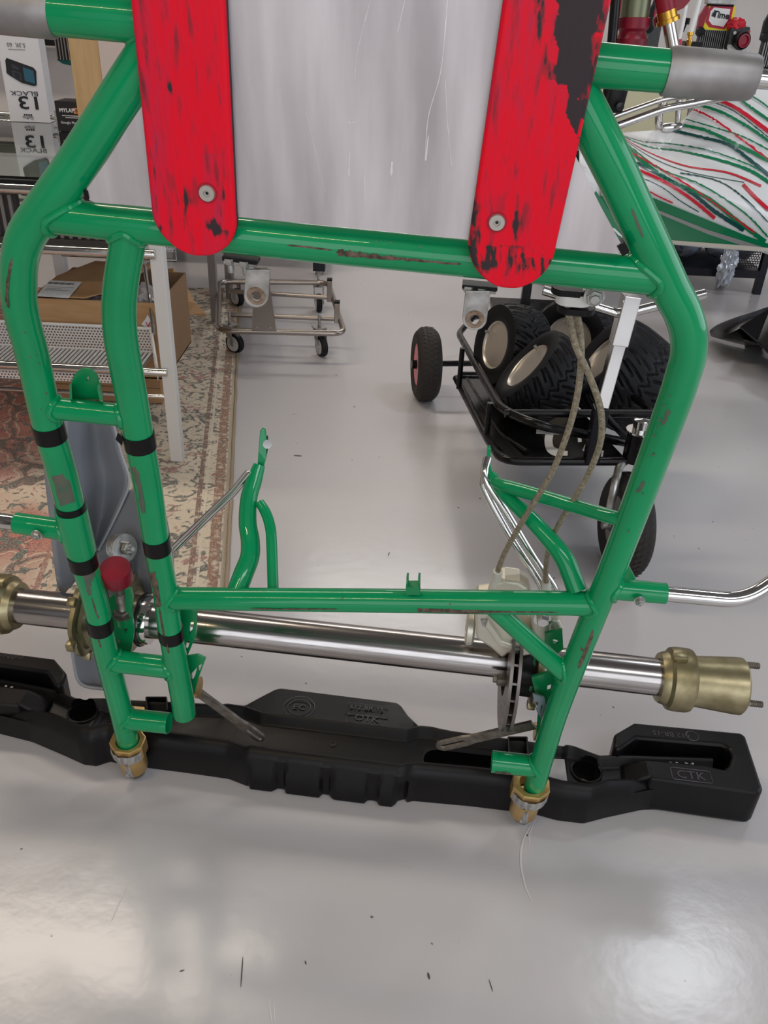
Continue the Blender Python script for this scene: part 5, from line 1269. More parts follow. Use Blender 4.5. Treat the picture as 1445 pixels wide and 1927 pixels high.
# counter: black edge, aluminium fascia, glass
B = BM(); B.box(((TX0 + TX1) / 2, Y0 - .002, ZG - .006), (TX1 - TX0 + .03, .012, .010), bev=.001); put('black_edge_strip', B, BLACKP, table, smooth=0)
B = BM(); B.box(((TX0 + TX1) / 2, (Y0 + YB) / 2, ZG + .003), (TX1 - TX0 + .04, YB - Y0, .006), bev=.001); glass = put('glass_top', B, GLASS, table, smooth=0)
zsh = ZG - .085
B = BM(); B.box(((TX0 + TX1) / 2, (Y0 + YB) / 2 + .1, zsh), (TX1 - TX0 - .04, YB - Y0 - .2, .008)); put('inner_shelf', B, mat('pale_grey_shelf_board', 'b9b9b0', .5), table, smooth=0)
B = BM(); B.box(((TX0 + TX1) / 2, YB - .01, ZG - .045), (TX1 - TX0 - .04, .012, .08)); put('back_panel', B, BLACKP, table, smooth=0)
B = BM(); B.tube([(TX0, YB + .005, ZG + .012), (TX1, YB + .005, ZG + .012)], .008, 12); put('chrome_rail', B, CHROME, table)
B = BM(); B.box(((TX0+TX1)/2, Y0 + .36, ZG - .012), (TX1 - TX0, .01, .006)); put('glass_support', B, CHROME, table, smooth=0)
# radiators stacked under the counter
def radiator(name, xc, yc, z0, w_, h_, label, m1=RADF, m2=RADS, nf=12, dpt=.04, group=None, tilt=0):
    t = thing(name, (xc, yc, z0), label, 'radiator', group)
    B = BM(); B.box((xc, yc + dpt * .3, z0 + h_ / 2), (w_, dpt * .5, h_)); put('core', B, m1, t, smooth=0)
    B = BM(); 
    for i in range(nf): B.box((xc - w_ / 2 + w_ * (i + .5) / nf, yc - dpt * .05, z0 + h_ / 2), (w_ / nf * .38, dpt * .3, h_))
    o = put('tube_rows', B, m2, t, smooth=0, kind='stuff')
    for zz in (z0 - .006, z0 + h_ + .006):
        B = BM(); B.box((xc, yc, zz), (w_ + .012, dpt, .018), bev=.003); put('end_tank', B, m1, t, smooth=0)
    return t
zz1 = T(40, 366, .12).z; zz0 = T(30, 425, .12).z
for i, (xa, lb) in enumerate(((-.80, 'slatted grey radiator under the counter, next to the table leg'), (-1.02, 'slatted grey radiator under the counter, left of another one'))):
    radiator('kart_radiator', xa, Y0 + .14, zz0 - .03, .19, zz1 - zz0 + .03, lb, mat('dark_gap_%d' % i, '3a3634', .6), mat('grey_radiator_slat_%d' % i, '8a8380', .45, .3), nf=9, group='radiators under the glass counter')

# ---------------------------------------------------------------- boxes on the glass counter
GZ = ZG + .0065
def upright_box(name, A, Bx, dep, zh, m, label, cat='box', group=None, yaw=None):
    """A, B: front bottom corners on the counter"""
    A = Vector(A); Bx = Vector(Bx); X = (Bx - A); w_ = X.length; X.normalize(); Yd = Vector((-X.y, X.x, 0)); c = (A + Bx) / 2 + Yd * dep / 2 + Vector((0, 0, zh / 2))
    B = BM(); B.box(c, (w_, dep, zh), (X, Yd, Vector((0, 0, 1))), .0012); o = put(name, B, m, None, label=label, cat=cat, group=group, smooth=0); return o, X, Yd
wb = mat('white_glossy_carton', 'd9d5d8', .35, coat=.3)
a = FL(20, 229, GZ); b2 = FL(93, 232, GZ); a.y = b2.y = (a.y + b2.y) / 2
a.x = PY(20, 229, a.y).x; b2.x = PY(93, 232, b2.y).x
rot = Vector((b2.x - a.x, 0, 0)); 
ztop_cb = PY(40, 62, a.y).z - GZ
cb_yaw = .10; bb = a + Vector((cos(cb_yaw), sin(cb_yaw), 0)) * (b2.x - a.x)
cbox, X, Yd = upright_box('camera_box', a, bb, .07, ztop_cb, wb, 'white action-camera carton standing upside down on the glass counter')
Wc = (bb - a).length
def on_cb(fx, fz): return a + X * (Wc * fx) - Yd * .0006 + Vector((0, 0, ztop_cb * fz))
NXc = -X; NZc = Vector((0, 0, -1))
text('lettering', '13', on_cb(.56, .235), NXc, NZc, Wc * .42, INK, cbox, bold=.0008, sx=1.5)
text('lettering', 'BLACK', on_cb(.46, .335), NXc, NZc, Wc * .15, INK, cbox, sx=1.5)
text('lettering', 'GoPro', on_cb(.46, .055), NXc, NZc, Wc * .10, INK, cbox)
for k in range(4):
    B = BM(); B.box(on_cb(.38 + .055 * k, .085), (Wc * .04, .0008, Wc * .04), (X, Yd, Vector((0, 0, 1)))); put('printed_square', B, INK, cbox, smooth=0)
text('lettering', '5.3K  60', on_cb(.45, .87), NXc, NZc, Wc * .13, GREYINK, cbox)
B = BM(); B.box(on_cb(.45, .82), (Wc * .4, .0006, .0012), (X, Yd, Vector((0, 0, 1)))); put('printed_line', B, GREYINK, cbox, smooth=0)
B = BM(); 
def cam_poly(pts, off, m, name='printed_camera'):
    B = BM(); B.prism([on_cb(x, .57 + (z - .56) * 1.45) - Yd * off for x, z in pts], depthv=-Yd * .0006); put(name, B, m, cbox, smooth=0)
cam_poly([(.13, .645), (.17, .665), (.78, .60), (.84, .575), (.80, .465), (.74, .455), (.44, .478), (.18, .53), (.11, .55)], .0002, INK)
cam_poly([(.26, .62), (.42, .60), (.43, .575), (.27, .59)], .001, mat('printed_dark_grey', '33333a', .4))
cam_poly([(.25, .575), (.45, .555), (.46, .49), (.25, .52)], .001, MATS['printed_dark_grey'])
cam_poly([(.53, .60), (.77, .575), (.77, .475), (.53, .495)], .001, mat('printed_blue_screen', '1f5a6e', .3))
cam_poly([(.30, .56), (.42, .55), (.42, .505), (.30, .52)], .0017, BLACKD, 'printed_lens')
# black carton, MYLAPS
a2 = FL(110, 247, GZ); w2 = PY(165, 245, a2.y).x - a2.x
mbox, X2, Y2 = upright_box('transponder_box', a2, a2 + Vector((w2, .0, 0)), .09, PY(112, 190, a2.y).z - GZ, mat('black_satin_carton', '241c1f', .4), 'small black carton with white and orange print beside the white camera carton')
h2_ = PY(112, 190, a2.y).z - GZ
def on_mb(fx, fz): return a2 + X2 * (w2 * fx) - Y2 * .0006 + Vector((0, 0, h2_ * fz))
text('lettering', 'MYLAPS', on_mb(.13, .70), X2, Vector((0, 0, 1)), .0145, WHITEPR, mbox, align='LEFT', bold=.0004)
B = BM(); B.box(on_mb(.78, .70), (w2 * .34, .0006, .016), (X2, Y2, Vector((0, 0, 1)))); put('orange_label', B, mat('orange_print', 'e5802a', .4), mbox, smooth=0)
text('lettering', 'SPEE', on_mb(.78, .70) - Y2 * .0008, X2, Vector((0, 0, 1)), .012, INK, mbox)
B = BM(); B.box(on_mb(.5, .53), (w2 * .6, .0006, .002), (X2, Y2, Vector((0, 0, 1)))); B.box(on_mb(.56, .47), (w2 * .5, .0006, .002), (X2, Y2, Vector((0, 0, 1)))); put('small_print', B, WHITEPR, mbox, smooth=0, kind='stuff')
text('lettering', 'Google Play', on_mb(.40, .30), X2, Vector((0, 0, 1)), .010, WHITEPR, mbox)
# tall light cardboard box
a3 = FL(156, 300, GZ); a3 = PY(153, 262, Y0 + .42); a3.z = GZ; b3 = PY(206, 262, Y0 + .44); b3.z = GZ
tz = PY(131, 62, a3.y).z + .06 - GZ
kb, X3, Y3 = upright_box('cardboard_box', a3, b3 + Vector((.0, 0, 0)), .16, tz, CARDL, 'tall light brown cardboard box standing on the glass counter behind the green rail', yaw=0)
B = BM(); e3 = b3 + X3 * .16 + Y3 * .02; B.prism([b3 - Y3 * .001, e3, e3 + Vector((0, 0, tz * .96)), b3 - Y3 * .001 + Vector((0, 0, tz * .98))], depthv=Y3 * .004); put('side_flap', B, mat('pinkish_inner_carton', 'd2bcae', .7), kb, smooth=0)
# small chrome fitting between the two cartons
B = BM(); c4 = FL(98, 240, GZ) + Vector((.015, .03, 0)); B.lathe(c4, (0, 0, 1), [(0, .02), (.004, .02), (.005, .012), (.02, .012), (.022, .018), (.03, .018), (.032, .012), (.045, .013), (.047, .006), (.052, 0)], 24)
fit = put('chrome_fitting', B, CHROME, None, label='small chrome fitting on the counter between white and black cartons', cat='fitting')
B = BM(); B.lathe(c4 + Vector((0, 0, .026)), (1, 0, 0), [(-.026, .006), (-.02, .008), (.02, .008), (.026, .006)], 14); put('cross_pin', B, CHROME, fit)

# ---------------------------------------------------------------- cardboard box in the lower tray, with label and bubble wrap
yb = YT + .02
def V_(u, v, y=yb): return PY(u, v, y)
cx0 = V_(68, 600).x; cx1 = V_(302, 600).x; zt_ = V_(180, 566).z; z0_ = z3 - .09; dpb = .30; th = .004
cb = thing('cardboard_box', ((cx0 + cx1) / 2, yb + dpb / 2, z0_), 'open brown cardboard box with a white shipping label, in the lower tray of the table', 'box')
def slab(name, pts, d, m=CARD, par=cb, label=None):
    B = BM(); B.prism([Vector(p) for p in pts], depthv=Vector(d)); return put(name, B, m, par, smooth=0, label=label)
slab('box_front', [(cx0, yb, z0_), (cx1, yb, z0_), (cx1, yb, zt_), (cx0, yb, zt_)], (0, th, 0), CARD)
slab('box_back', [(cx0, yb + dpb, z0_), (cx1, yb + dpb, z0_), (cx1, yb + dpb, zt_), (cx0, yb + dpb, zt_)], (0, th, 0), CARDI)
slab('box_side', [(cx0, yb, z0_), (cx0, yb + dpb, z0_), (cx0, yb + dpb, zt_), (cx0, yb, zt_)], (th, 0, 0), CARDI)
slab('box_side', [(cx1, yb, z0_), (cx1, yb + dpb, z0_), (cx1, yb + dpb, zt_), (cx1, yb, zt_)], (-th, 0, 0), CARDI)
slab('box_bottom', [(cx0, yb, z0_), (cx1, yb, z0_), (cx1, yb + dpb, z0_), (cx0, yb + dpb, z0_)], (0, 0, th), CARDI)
xm = V_(158, 566).x
fl_ = slab('box_flap', [(cx0, yb + .004, zt_ + .003), (xm, yb + .004, zt_ + .003), (V_(200, 545).x, yb + .05, zt_ + .012), (V_(212, 500).x + .02, yb + dpb * .95, zt_ + .02), (cx0 + .07, yb + dpb, zt_ + .02), (cx0, yb + dpb * .6, zt_ + .006)], (0, 0, .003), CARD)
la = FL(69, 557, zt_ + .009); lb = FL(129, 561, zt_ + .009); lc = FL(154, 531, zt_ + .009 + .004); ld = FL(93, 528, zt_ + .013)
lab = slab('shipping_label', [la, lb, lc, ld], (0, 0, .0009), PAPER, fl_)
B = BM()
for k in range(12):
    f = .08 + .065 * k; p = ld.lerp(lc, f) + (la - ld) * .12 + Vector((0, 0, .0014)); q_ = ld.lerp(lc, f) + (la - ld) * .24 + Vector((0, 0, .0014)); B.bar(p, q_, .0035 if k % 3 else .006, .0003, (0, 0, 1))
put('bar_code', B, GREYINK, cb, smooth=0, kind='stuff')
B = BM()
for f1, f2 in ((.42, .9), (.52, .55), (.62, .8)):
    B.bar(ld + (la - ld) * f1 + (lc - ld) * .1 + Vector((0, 0, .0014)), ld + (la - ld) * f1 + (lc - ld) * f2 + Vector((0, 0, .0014)), .002, .0003, (0, 0, 1))
put('printed_lines', B, GREYINK, cb, smooth=0, kind='stuff')
text('lettering', 'V', V_(279, 611) - Vector((0, .002, 0)), (1, 0, 0), (0, 0, 1), .022, MAG, cb)
B = BM(); B.prism([V_(266, 610), V_(274, 600), V_(278, 592), V_(283, 603), V_(280, 622), V_(272, 614)], depthv=(0, -.001, 0)); put('torn_sticker', B, PAPER, cb, smooth=0)
def lump(name, c, rx, ry, rz, m, label, cat, seed=0, parent=None, amp=.25, fs=3):
    b = bmesh.new(); bmesh.ops.create_icosphere(b, subdivisions=4, radius=1)
    for v in b.verts:
        n = v.co.normalized(); k = 1 + amp * noise.noise(n * fs + Vector((seed, 0, 0))) + amp * .5 * noise.noise(n * fs * 2.7 + Vector((seed, 4, 0)))
        v.co = Vector((n.x * rx * k, n.y * ry * k, n.z * rz * k)) + Vector(c)
    return put(name, b, m, parent, label=label, cat=cat)
lump('bubble_wrap', V_(268, 558, yb + .13) + Vector((0, 0, -.02)), .05, .07, .05, BUBBLE, 'crumpled bubble wrap sticking out of the open brown cardboard box', 'packaging', 2)
lump('bubble_wrap', V_(172, 560, yb + .1) + Vector((0, 0, -.02)), .04, .05, .022, BUBBLE, 'crumpled bubble wrap under the flap of the open cardboard box', 'packaging', 5)
# flat brown box lying on the rug under the table
g1 = FL(306, 760, .009); wf = .42
ub_ = thing('cardboard_box', (g1.x - wf / 2, g1.y + .1, .0095), 'closed brown cardboard box on the rug under the table, behind the white leg', 'box')
zh = ZAT(g1, 702).z - .0095
B = BM(); B.box((g1.x - wf / 2, g1.y + .1, .0095 + zh / 2), (wf, .2, zh), bev=.002); put('box_body', B, CARD, ub_, smooth=0)
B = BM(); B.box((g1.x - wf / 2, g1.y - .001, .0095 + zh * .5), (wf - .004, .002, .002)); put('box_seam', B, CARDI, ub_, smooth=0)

# torn open box behind the right leg
yr = FL(325, 700, .009).y
def R_(u, v, y=None): return PY(u, v, yr if y is None else y)
tb = thing('cardboard_box', (R_(320, 640).x, yr + .08, .009), 'torn open brown cardboard box with ragged flaps, behind the white table leg', 'box')
def cardp(name, pts, m=CARD, d=(0, .004, 0)):
    B = BM(); B.prism(pts, depthv=Vector(d)); put(name, B, m, tb, smooth=0)
cardp('box_front', [R_(268, 700), R_(327, 697), R_(345, 645), R_(343, 630), R_(352, 632), R_(357, 590), R_(345, 560), R_(316, 505), R_(264, 508)])
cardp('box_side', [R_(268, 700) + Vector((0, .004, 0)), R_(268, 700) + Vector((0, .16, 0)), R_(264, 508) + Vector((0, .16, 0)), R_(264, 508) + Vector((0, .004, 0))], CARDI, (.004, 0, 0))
cardp('torn_flap', [R_(317, 506), R_(326, 505), R_(345, 530, yr + .06), R_(367, 570, yr + .1), R_(387, 590, yr + .12), R_(382, 597, yr + .12), R_(357, 590, yr + .08), R_(344, 565, yr + .02), R_(334, 545), R_(352, 578), R_(345, 572), R_(327, 535)], CARDL if False else CARD, (0, .003, 0))
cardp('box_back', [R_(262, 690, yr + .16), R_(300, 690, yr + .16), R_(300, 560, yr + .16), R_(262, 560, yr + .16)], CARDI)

# far table legs behind: grey and navy
f1 = FL(406, 604, .009)
sc = thing('side_table', (f1.x - .1, f1.y + .4, .009), 'grey steel table of which the legs stand on the far end of the rug', 'table')
def sqleg(par, p, w_, zt, m, name='leg'):
    B = BM(); B.box((p.x, p.y, (zt + p.z) / 2), (w_, w_, zt - p.z), bev=.001); return put(name, B, m, par, smooth=0)
GST = mat('grey_steel_leg', '8e8784', .45, .4)
sqleg(sc, f1, .028, .60, GST); sqleg(sc, f1 + Vector((-.36, 0, 0)), .028, .60, GST); sqleg(sc, f1 + Vector((0, .3, 0)), .028, .60, GST); sqleg(sc, f1 + Vector((-.36, .3, 0)), .028, .60, GST)
B = BM(); B.box((f1.x - .18, f1.y + .15, .615), (.42, .36, .03), bev=.003); put('table_top', B, GST, sc, smooth=0)
f2 = FL(601, 516)
cn = thing('metal_cabinet', (f2.x - .32, f2.y + .3, 0), 'grey metal cabinet on dark navy legs far behind the dolly', 'cabinet')
for dx, dy in ((0, 0), (-.75, 0), (0, .4), (-.75, .4)):
    L = sqleg(cn, f2 + Vector((dx, dy, .02)), .055, .25, NAVY); B = BM(); p = f2 + Vector((dx, dy, 0)); B.cyl(p, p + Vector((0, 0, .022)), .02, 14); put('leg_foot', B, ZINC, L)
zc = ZAT(f2 + Vector((0, -.03, 0)), 470).z
B = BM(); B.box((f2.x - .38, f2.y + .2, .25 + .35), (.9, .5, .7), bev=.004); put('cabinet_body', B, mat('grey_cabinet_steel', '77757a', .4, .5), cn, smooth=0)
f3 = FL(985, 640); 
# ================================================================ RIGHT SIDE: second kart with striped bodywork
YF = 2.95
k2 = thing('striped_kart_body', (1.4, 3.1, 0), 'second kart with white side panels striped in green and red, at the upper right', 'kart body')
bot = [(1090, 452), (1150, 455), (1225, 452), (1262, 459), (1330, 466), (1400, 471), (1460, 474), (1560, 480)]
topl = [(1090, 248), (1150, 250), (1200, 248), (1252, 244), (1285, 228), (1310, 200), (1335, 180), (1380, 160), (1450, 140), (1560, 120)]
def ipx(tab, u): return interp(tab, u)
def bump(x, c, w_): return math.exp(-((x - c) / w_) ** 2)
def dcy(u, v):
    """distance (world Y) of the panel surface seen at a pixel: bulging lower pontoon, hollow middle, upper wing turned away"""
    b_ = ipx(bot, u); t_ = ipx(topl, u); f = (v - t_) / max(1, (b_ - t_))
    g = 245 + (u - 1150) * .42
    up = 1 / (1 + math.exp((v - g) / 14))
    return YF - .10 * sin(pi * min(1, max(0, f))) + .22 * up + .00018 * (u - 1300) + .03 * sin(u * .012)
def SF(u, v, lift=0):
    p = PY(u, v, dcy(u, v)); return p - ray(u, v) * lift
B = BM(); rows = []
for i in range(121):
    u = 1090 + (1560 - 1090) * i / 120; t_ = ipx(topl, u); b_ = ipx(bot, u); rows.append([SF(u, t_ + (b_ - t_) * j / 90) for j in range(91)])
B.grid(rows); pan = put('side_panel', B, WHITEPR, k2, smooth=60); 
md = pan.modifiers.new('solid', 'SOLIDIFY'); md.thickness = .003; md.offset = 0
def stripe(px, wpx, m, jag=.8, lift=.007, name='printed_stripe', seed=0):
    pts = cat_rom(px, 14); rows = []; n = len(pts)
    for i, (u, v) in enumerate(pts):
        u2, v2 = pts[min(i+1, n-1)]; u1, v1 = pts[max(i-1, 0)]; dx, dy = u2-u1, v2-v1; l = sqrt(dx*dx+dy*dy) or 1
        j1 = jag * noise.noise(Vector((i * .9, seed, 0))); j2 = jag * noise.noise(Vector((i * .9, seed, 7)))
        ww = (wpx[0] + (wpx[1] - wpx[0]) * i / (n-1)); row = []
        for k in range(4):
            s_ = (-.5 + k / 3) * ww + (j1 * 2.2 if k < 2 else j2 * 2.2); row.append(SF(u - dy/l*s_, v + dx/l*s_, lift))
        rows.append(row)
    B = BM(); B.grid(rows); put(name, B, m, pan, smooth=0)
S = stripe
# lower flank
S([(1165, 258), (1205, 300), (1262, 340), (1330, 372), (1390, 418), (1440, 455)], (6, 9), FGREEN, seed=1)
S([(1176, 281), (1230, 310), (1300, 352), (1362, 396), (1420, 438)], (2.5, 4), FRED, seed=2)
S([(1180, 297), (1240, 328), (1300, 362), (1345, 398), (1400, 433)], (4, 9), FTEAL, seed=3)
S([(1192, 315), (1250, 342), (1300, 374), (1345, 411)], (5, 7), FRED, .4, seed=4)
S([(1200, 331), (1245, 352), (1280, 378), (1315, 399)], (1.5, 2), FTEAL, .4, seed=5)
S([(1212, 355), (1240, 370), (1266, 382)], (2.5, 3), FRED, .4, seed=6)
S([(1170, 262), (1240, 316), (1320, 348), (1400, 400), (1445, 446)], (2, 3.5), FGREEN, seed=7)
S([(1280, 325), (1350, 340), (1400, 372), (1445, 418)], (2, 2.5), FTEAL, seed=8)
S([(1398, 347), (1420, 370), (1448, 396)], (7, 7), FRED, .3, seed=9)
# middle
S([(1165, 254), (1220, 286), (1290, 312), (1370, 325), (1432, 350)], (1, 5), FRED, .2, seed=10)
S([(1165, 256), (1230, 298), (1300, 324), (1400, 343)], (.8, 1.5), FTEAL, .1, seed=11)
S([(1165, 252), (1210, 266), (1260, 270), (1330, 282), (1400, 306), (1450, 330)], (1, 3), FGREEN, seed=12)
S([(1165, 253), (1220, 276), (1280, 284), (1350, 300), (1410, 320), (1450, 345)], (1.5, 7), FGREEN, seed=13)
S([(1265, 245), (1320, 258), (1370, 272), (1410, 300), (1450, 332)], (5, 7), FTEAL, seed=14)
S([(1278, 234), (1330, 246), (1390, 274), (1450, 304)], (5, 8), FGREEN, seed=15)
S([(1290, 224), (1345, 240), (1400, 258), (1450, 284)], (2, 3), FGREEN, seed=16)
S([(1305, 206), (1340, 222), (1390, 258), (1448, 302)], (3, 4), FRED, 1.6, seed=17)
S([(1312, 196), (1360, 212), (1410, 240), (1450, 268)], (5, 6), FGREEN, seed=18)
S([(1352, 188), (1390, 206), (1450, 250)], (6, 8), FRED, .5, seed=19)
S([(1385, 180), (1410, 200), (1450, 228)], (4, 6), FGREEN, seed=20)
S([(1410, 178), (1430, 190), (1450, 205)], (3, 3), FGREEN, seed=21)
S([(1335, 190), (1370, 203), (1400, 222), (1450, 262)], (1.5, 2), FTEAL, seed=22)
# bottom green band, silver line, pale lower edge
def region(px_t, px_b, m, lift, name):
    rows = []
    for i in range(41):
        u = px_t[0][0] + (px_t[-1][0] - px_t[0][0]) * i / 40; vt = interp(px_t, u); vb = interp(px_b, u); rows.append([SF(u, vt + (vb - vt) * j / 10, lift) for j in range(11)])
    B = BM(); B.grid(rows); put(name, B, m, pan, smooth=0)
region([(1130, 350), (1216, 367), (1290, 397), (1400, 442), (1560, 500)], [(1130, 441), (1216, 446), (1270, 452), (1400, 462), (1560, 520)], FGREEN, .0085, 'green_band')
region([(1130, 362), (1225, 390), (1330, 432), (1445, 468), (1500, 480)], [(1130, 368), (1225, 396), (1330, 440), (1445, 479), (1500, 492)], SILV, .0095, 'silver_line')
region([(1130, 447), (1262, 452), (1400, 462), (1460, 468)], [(1130, 452), (1262, 458), (1400, 471), (1460, 475)], mat('cream_panel_edge', 'd8d2c4', .5), .010, 'panel_edge')
# second piece seen between tray and rail
B = BM(); B.prism([PY(u, v, 2.84) for u, v in [(1070, 285), (1170, 430), (1168, 450), (1040, 450), (1040, 300)]], depthv=(0, .01, 0)); p2 = put('side_panel', B, FGREEN, k2, smooth=0)
for (a_, c_) in (((1086, 305), (1102, 318)), ((1098, 336), (1112, 346)), ((1150, 428), (1168, 446))):
    B = BM(); B.prism([PY(u, v, 2.836) for u, v in [a_, (a_[0] + 7, a_[1] + 2), (c_[0] + 5, c_[1]), (c_[0] - 4, c_[1] - 3)]], depthv=(0, .003, 0)); put('printed_stripe', B, WHITEPR, p2, smooth=0)
# chrome tubes of that kart
yq = 3.02
B = BM(); B.tube(fil([PY(1120, 252, yq), PY(1255, 203, yq), PY(1300, 196, yq), PY(1420, 170, yq)], .05, 5), .013, 18); put('chrome_tube', B, CHROME, k2)
B = BM(); B.tube(fil([PY(1120, 232, yq + .02), PY(1250, 186, yq + .02), PY(1285, 182, yq + .02)], .05, 5), .009, 18); put('chrome_tube', B, CHROME, k2)
rc_ = PY(1270, 215, 3.2); B = BM(); B.tube([rc_ + Vector((cos(t) * .06, .02 * cos(t), sin(t) * .075)) for t in [2*pi*k/40 for k in range(40)]], .013, 14, closed=True); put('chrome_ring', B, CHROME, k2)
B = BM(); B.tube([PY(1278, 180, 3.18), PY(1274, 246, 3.18)], .010, 14); B2 = BM(); B2.lathe(PY(1262, 240, 3.16), (1, 0, .1), [(-.03, .012), (-.02, .016), (.03, .016), (.04, .01)], 16); put('chrome_stub', B, CHROME, k2); put('chrome_stub', B2, CHROME, k2)
B = BM(); B.bar(PY(1168, 150, 2.95), PY(1152, 212, 2.95), .058, .046, (0, 1, 0), .012); bk = put('black_bracket', B, BLACKP, k2, smooth=30); B = BM(); B.lathe(PY(1166, 200, 2.91), (0, -1, 0), [(0, .013), (.01, .012), (.012, 0)], 20); put('black_knob', B, BLACKD, bk)
# upper parts: red bellows, gold collar, steering shaft, tubes
yv = 3.02
A_ = PY(1203, -40, yv); C_ = PY(1186, 86, yv); d_ = (C_ - A_).normalized(); L_ = (C_ - A_).length
def rpx(w_, p): return w_ * depth(p) / (2 * F)
B = BM(); B.lathe(A_, d_, [(-.02, rpx(58, A_)), (L_ * .58, rpx(54, A_))], 28); rod = put('olive_damper_rod', B, mat('olive_grey_rod', '7c7f66', .35, .6), k2)
m0 = L_ * .56
B = BM(); B.lathe(A_ + d_ * m0, d_, [(0, rpx(50, A_)), (.002, rpx(61, A_)), (L_ * .17, rpx(60, A_)), (L_ * .22, rpx(50, A_)), (L_ * .27, rpx(52, A_)), (L_ * .33, rpx(62, A_)), (L_ * .43, rpx(60, A_)), (L_ * .44, rpx(40, A_))], 36); put('red_bellows', B, REDC, k2, label='dark red rubber bellows')
B = BM(); B.tube([PY(1163, -60, 2.98), PY(1136, 262, 2.98)], .015, 14); put('black_rod', B, BLACKT, k2)
B = BM(); B.tube([PY(1163, -56, 3.0), PY(1205, -52, 3.02), PY(1252, -48, 3.02), PY(1292, -44, 3.2)], .012, 12); put('top_tube', B, BLACKT, k2)
yg = 3.0
A_ = PY(1250, -30, yg); C_ = PY(1270, 100, yg); d_ = (PY(1266, 100, yg) - PY(1252, 22, yg)).normalized()
s0_ = PY(1255, 28, yg)
B = BM(); B.lathe(s0_, d_, [(0, .02), (.22, .021)], 28); sh_ = put('steering_shaft', B, CHROME, k2)
B = BM(); B.lathe(s0_ - d_ * .012, d_, [(0, .022), (0, .030), (.022, .030), (.023, .036), (.034, .036), (.036, .022)], 36); put('brass_collar', B, BRASS, sh_, label='polished brass clamp collar')
B = BM(); B.lathe(s0_ - d_ * .17, d_, [(0, .03), (.16, .028), (.165, .02)], 28); put('red_column_cover', B, DKRED, sh_)
B = BM(); B.prism([PY(u, v, yg + .02) for u, v in [(1238, 52), (1232, 50), (1230, 36), (1247, 15), (1246, 0), (1248, -30), (1300, -30), (1300, 0), (1287, 15), (1268, 24), (1266, 8)]], depthv=(0, .02, 0)); put('red_bracket', B, DKRED, k2, smooth=0, bevel=.003)
for (u1, v1, u2, v2, w_, y, m) in ((1290, 10, 1277, 75, 9, 3.3, WHITEPR), (1318, -10, 1299, 62, 10, 3.3, WHITEPR)):
    B = BM(); B.tube(fil([PY(u1, v1, y), PY((u1+u2)/2 + 1, (v1+v2)/2, y), PY(u2, v2, y)], .03, 4), rpx(w_, PY(u1, v1, y)), 16); put('clear_fuel_pipe', B, m, k2)
B = BM(); a_ = PY(1299, 60, 3.3); dd = (PY(1297, 80, 3.3) - a_).normalized(); B.lathe(a_, dd, [(0, .006), (0, .010), (.01, .010), (.012, .007), (.02, .007), (.022, .010), (.03, .010), (.045, .005)], 18); put('brass_fitting', B, BRASS, k2)
B = BM(); B.bar(PY(1276, 74, 3.3), PY(1275, 92, 3.3), .022, .022, (0, 1, 0), .003); put('pink_connector', B, mat('crimson_connector', 'c53048', .4), k2, smooth=0)
B = BM(); B.cyl(PY(1294, 38, 3.35), PY(1285, 60, 3.35), .003, 10); B.cyl(PY(1295, 34, 3.35), PY(1292, 46, 3.35), .008, 12); put('dip_stick', B, BLACKP, k2)
B = BM(); B.box(PY(1302, 84, 3.35), (.06, .04, .02)); put('dark_housing', B, BLACKP, k2, smooth=0)
B = BM(); B.prism([PY(u, v, 3.3) for u, v in [(1144, 62), (1168, 35), (1172, 52), (1163, 84), (1146, 84)]], depthv=(0, .01, 0)); put('pale_plate', B, CREAM, k2, smooth=0)
B = BM(); B.prism([PY(u, v, 3.25) for u, v in [(1158, -20), (1172, -20), (1168, 34), (1150, 36)]], depthv=(0, .01, 0)); put('red_plate', B, DKRED, k2, smooth=0)
# cream panel behind
pA = PY(1040, 262, 3.7); B = BM(); B.prism([PY(1130, 150, 3.75), PY(1320, 150, 3.75), PY(1320, 262, 3.75), PY(1130, 262, 3.75)], depthv=(0, .03, 0)); put('cream_panel', B, CREAM, k2, smooth=0)

